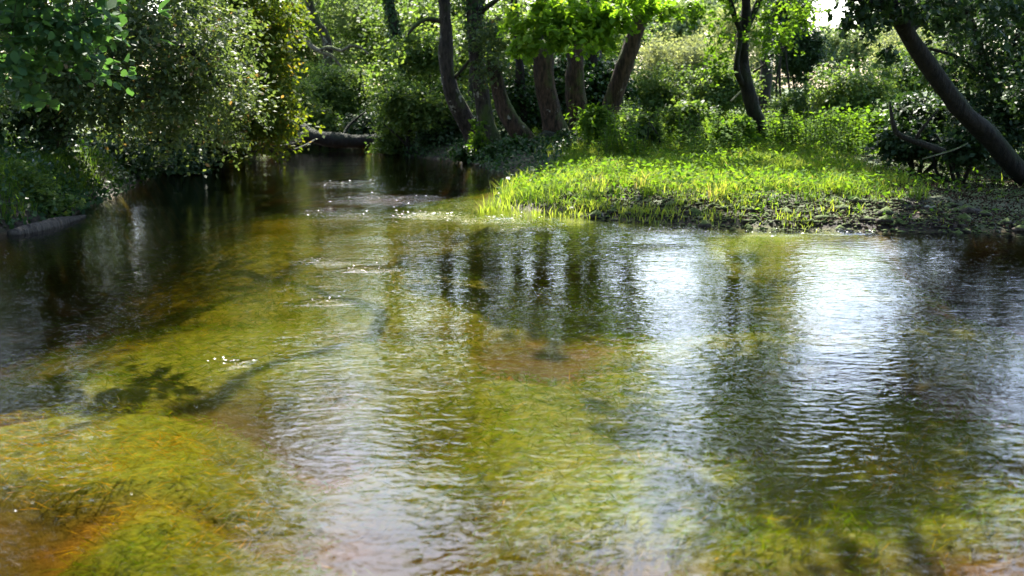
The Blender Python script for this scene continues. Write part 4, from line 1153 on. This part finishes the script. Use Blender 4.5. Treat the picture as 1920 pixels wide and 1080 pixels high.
ico_v = np.array([[0, 0, 1], [.9, 0, .3], [.28, .85, .3], [-.72, .53, .3], [-.72, -.53, .3], [.28, -.85, .3], [.5, .5, -.4], [-.6, 0, -.4], [.3, -.6, -.4]])
ico_f = np.array([[0, 1, 2], [0, 2, 3], [0, 3, 4], [0, 4, 5], [0, 5, 1], [1, 6, 2], [2, 6, 3], [3, 6, 7], [3, 7, 4], [4, 7, 5], [5, 7, 8], [5, 8, 1], [1, 8, 6]])
x, y, s = scatter(26000, .6, 9.5, 11.3, 16)
keep = (s > -.1) & (s < .95)
x, y, s = x[keep], y[keep], s[keep]
n = len(x)
sz = RNG.uniform(.008, .04, n) * RNG.uniform(.4, 1.2, n) * np.where(RNG.random(n) < .03, 2.6, 1)
z = ground_z(x, y, with_weed=False)
V = np.stack([x, y, z], -1)[:, None] + ico_v[None] * sz[:, None, None] * (1 + RNG.normal(0, .28, (n, 9, 3))) * np.array([1.3, 1, .8])
acc = Acc()
acc.add(V.reshape(-1, 3), (np.arange(n)[:, None, None] * 9 + ico_f[None]).reshape(-1, 3))
tag(link('mud_clods', acc.mesh('mud_clods', smooth=False), M['soil_clod']), 'dark wet clods and pebbles along the mud edge of the bank', 'mud', kind='stuff')


# nettles: three kinds built once, then copied
def nettle_proto(h, seed):
    rng = np.random.default_rng(seed)
    st, lf = Acc(), Acc()
    for q in range(rng.integers(2, 4)):
        b = np.array([rng.normal(0, .05), rng.normal(0, .05), -.03])
        e = b + np.array([rng.normal(0, .1), rng.normal(0, .1), h * rng.uniform(.7, 1.05)])
        S = add_tube(st, [[*b, .006], [*((b + e) / 2 + rng.normal(0, .02, 3)), .005], [*e, .003]], 6, 5)
        npair = int(h / .075)
        for k in range(npair):
            f = .2 + .8 * k / npair
            p = b * (1 - f) + e * f
            a0 = k * math.pi / 2 + rng.normal(0, .3)
            for sgn in (0, math.pi):
                d = np.array([math.cos(a0 + sgn), math.sin(a0 + sgn), -.15 + .5 * (f > .85)])
                L = (.13 - .07 * f) * rng.uniform(.8, 1.2)
                leaves(lf, (p + unit(d) * L * .6)[None], np.array([[-.3 * d[0], -.3 * d[1], 1.]]) + rng.normal(0, .2, (1, 3)), d[None], L, L * .6, 'broad', np.array([rng.random()]))
    return st.mesh('stem'), lf.mesh('leaves', smooth=False)


protos = [nettle_proto(h, 300 + i) for i, h in enumerate((.45, .6, .75, .95))]
M['stem'] = leaf_mat('stem', [(0, (.05, .075, .02)), (1, (.07, .10, .03))], .1)


def nettle(x, y, k, label, group, sc=1.0):
    z = float(ground_z(np.array([x]), np.array([y]), with_weed=False)[0])
    r = empty('nettle', (x, y, z), label, 'nettle', group)
    r.rotation_euler = (RNG.normal(0, .16), RNG.normal(0, .16), RNG.uniform(0, 6.28))
    r.scale = (sc,) * 3
    link('stem', protos[k][0], M['stem'], r)
    link('leaves', protos[k][1], M['leaf_nettle'], r, kind='stuff')


for i in range(120):
    px = RNG.uniform(1100, 1410)
    Y = RNG.uniform(19.6, 23.5)
    x = (px - 960) / FPX * Y
    nettle(x, Y, int(RNG.integers(1, 4)), 'green nettle in the bed along the back of the sunny bank', 'nettles at the back of the sunny bank', RNG.uniform(.45, 1.3))
for i in range(50):
    px = RNG.uniform(1432, 1560)
    Y = RNG.uniform(20, 23.5)
    x = (px - 960) / FPX * Y
    nettle(x, Y, int(RNG.integers(1, 4)), 'bright yellow green nettle to the right of the forked trunk', 'nettles right of the forked trunk', 1.1)
for i in range(60):
    px = RNG.uniform(1540, 1740)
    Y = RNG.uniform(19, 23)
    x = (px - 960) / FPX * Y
    nettle(x, Y, int(RNG.integers(0, 3)), 'nettle in the rough patch before the soft green thicket', 'nettles before the green thicket')
for i in range(34):
    px = RNG.uniform(1000, 1600)
    p = on_z(px, RNG.uniform(330, 410), .25)
    if sdist(p[:1], p[1:2])[0] > .35:
        nettle(p[0], p[1], 0, 'small leafy seedling in the trodden edge of the sunny bank', 'seedlings on the edge of the sunny bank', .45)

# white flakes that draw the glints on the riffles, and floating seeds
acc = Acc()
fx, fy = [], []
for cx, cy_, rx, ry, h in RIFF:
    k = int(26 * h * rx / 80)
    for q in range(k):
        p = on_z(cx + RNG.normal(0, rx * .55), cy_ + RNG.normal(0, ry * .5))
        fx.append(p[0])
        fy.append(p[1])
for px, py in [(95, 866), (247, 936), (30, 968), (62, 952), (1010, 560), (540, 380), (505, 375), (1125, 432), (390, 683), (600, 640), (830, 655)]:
    p = on_z(px, py)
    fx.append(p[0])
    fy.append(p[1])
fx, fy = np.array(fx), np.array(fy)
keep = sdist(fx, fy) < -.03
fx, fy = fx[keep], fy[keep]
n = len(fx)
leaves(acc, np.stack([fx, fy, np.full(n, .022)], -1), np.array([0, 0, 1.]) + RNG.normal(0, .15, (n, 3)), np.array([1., 0, 0]) + RNG.normal(0, .4, (n, 3)), fy * RNG.uniform(.001, .0028, n), fy * RNG.uniform(.0006, .0013, n), 'broad')
fm, nt, out = newmat('glint_flecks')
p = nt.nodes.new('ShaderNodeBsdfPrincipled')
p.inputs['Base Color'].default_value = (.8, .8, .78, 1)
p.inputs['Roughness'].default_value = .5
nt.links.new(p.outputs[0], out.inputs[0])
tag(link('glint_flecks', acc.mesh('glint_flecks', smooth=False), fm), 'white flakes drawn as glints on the riffles, with floating seeds', 'glint_flecks', kind='stuff')
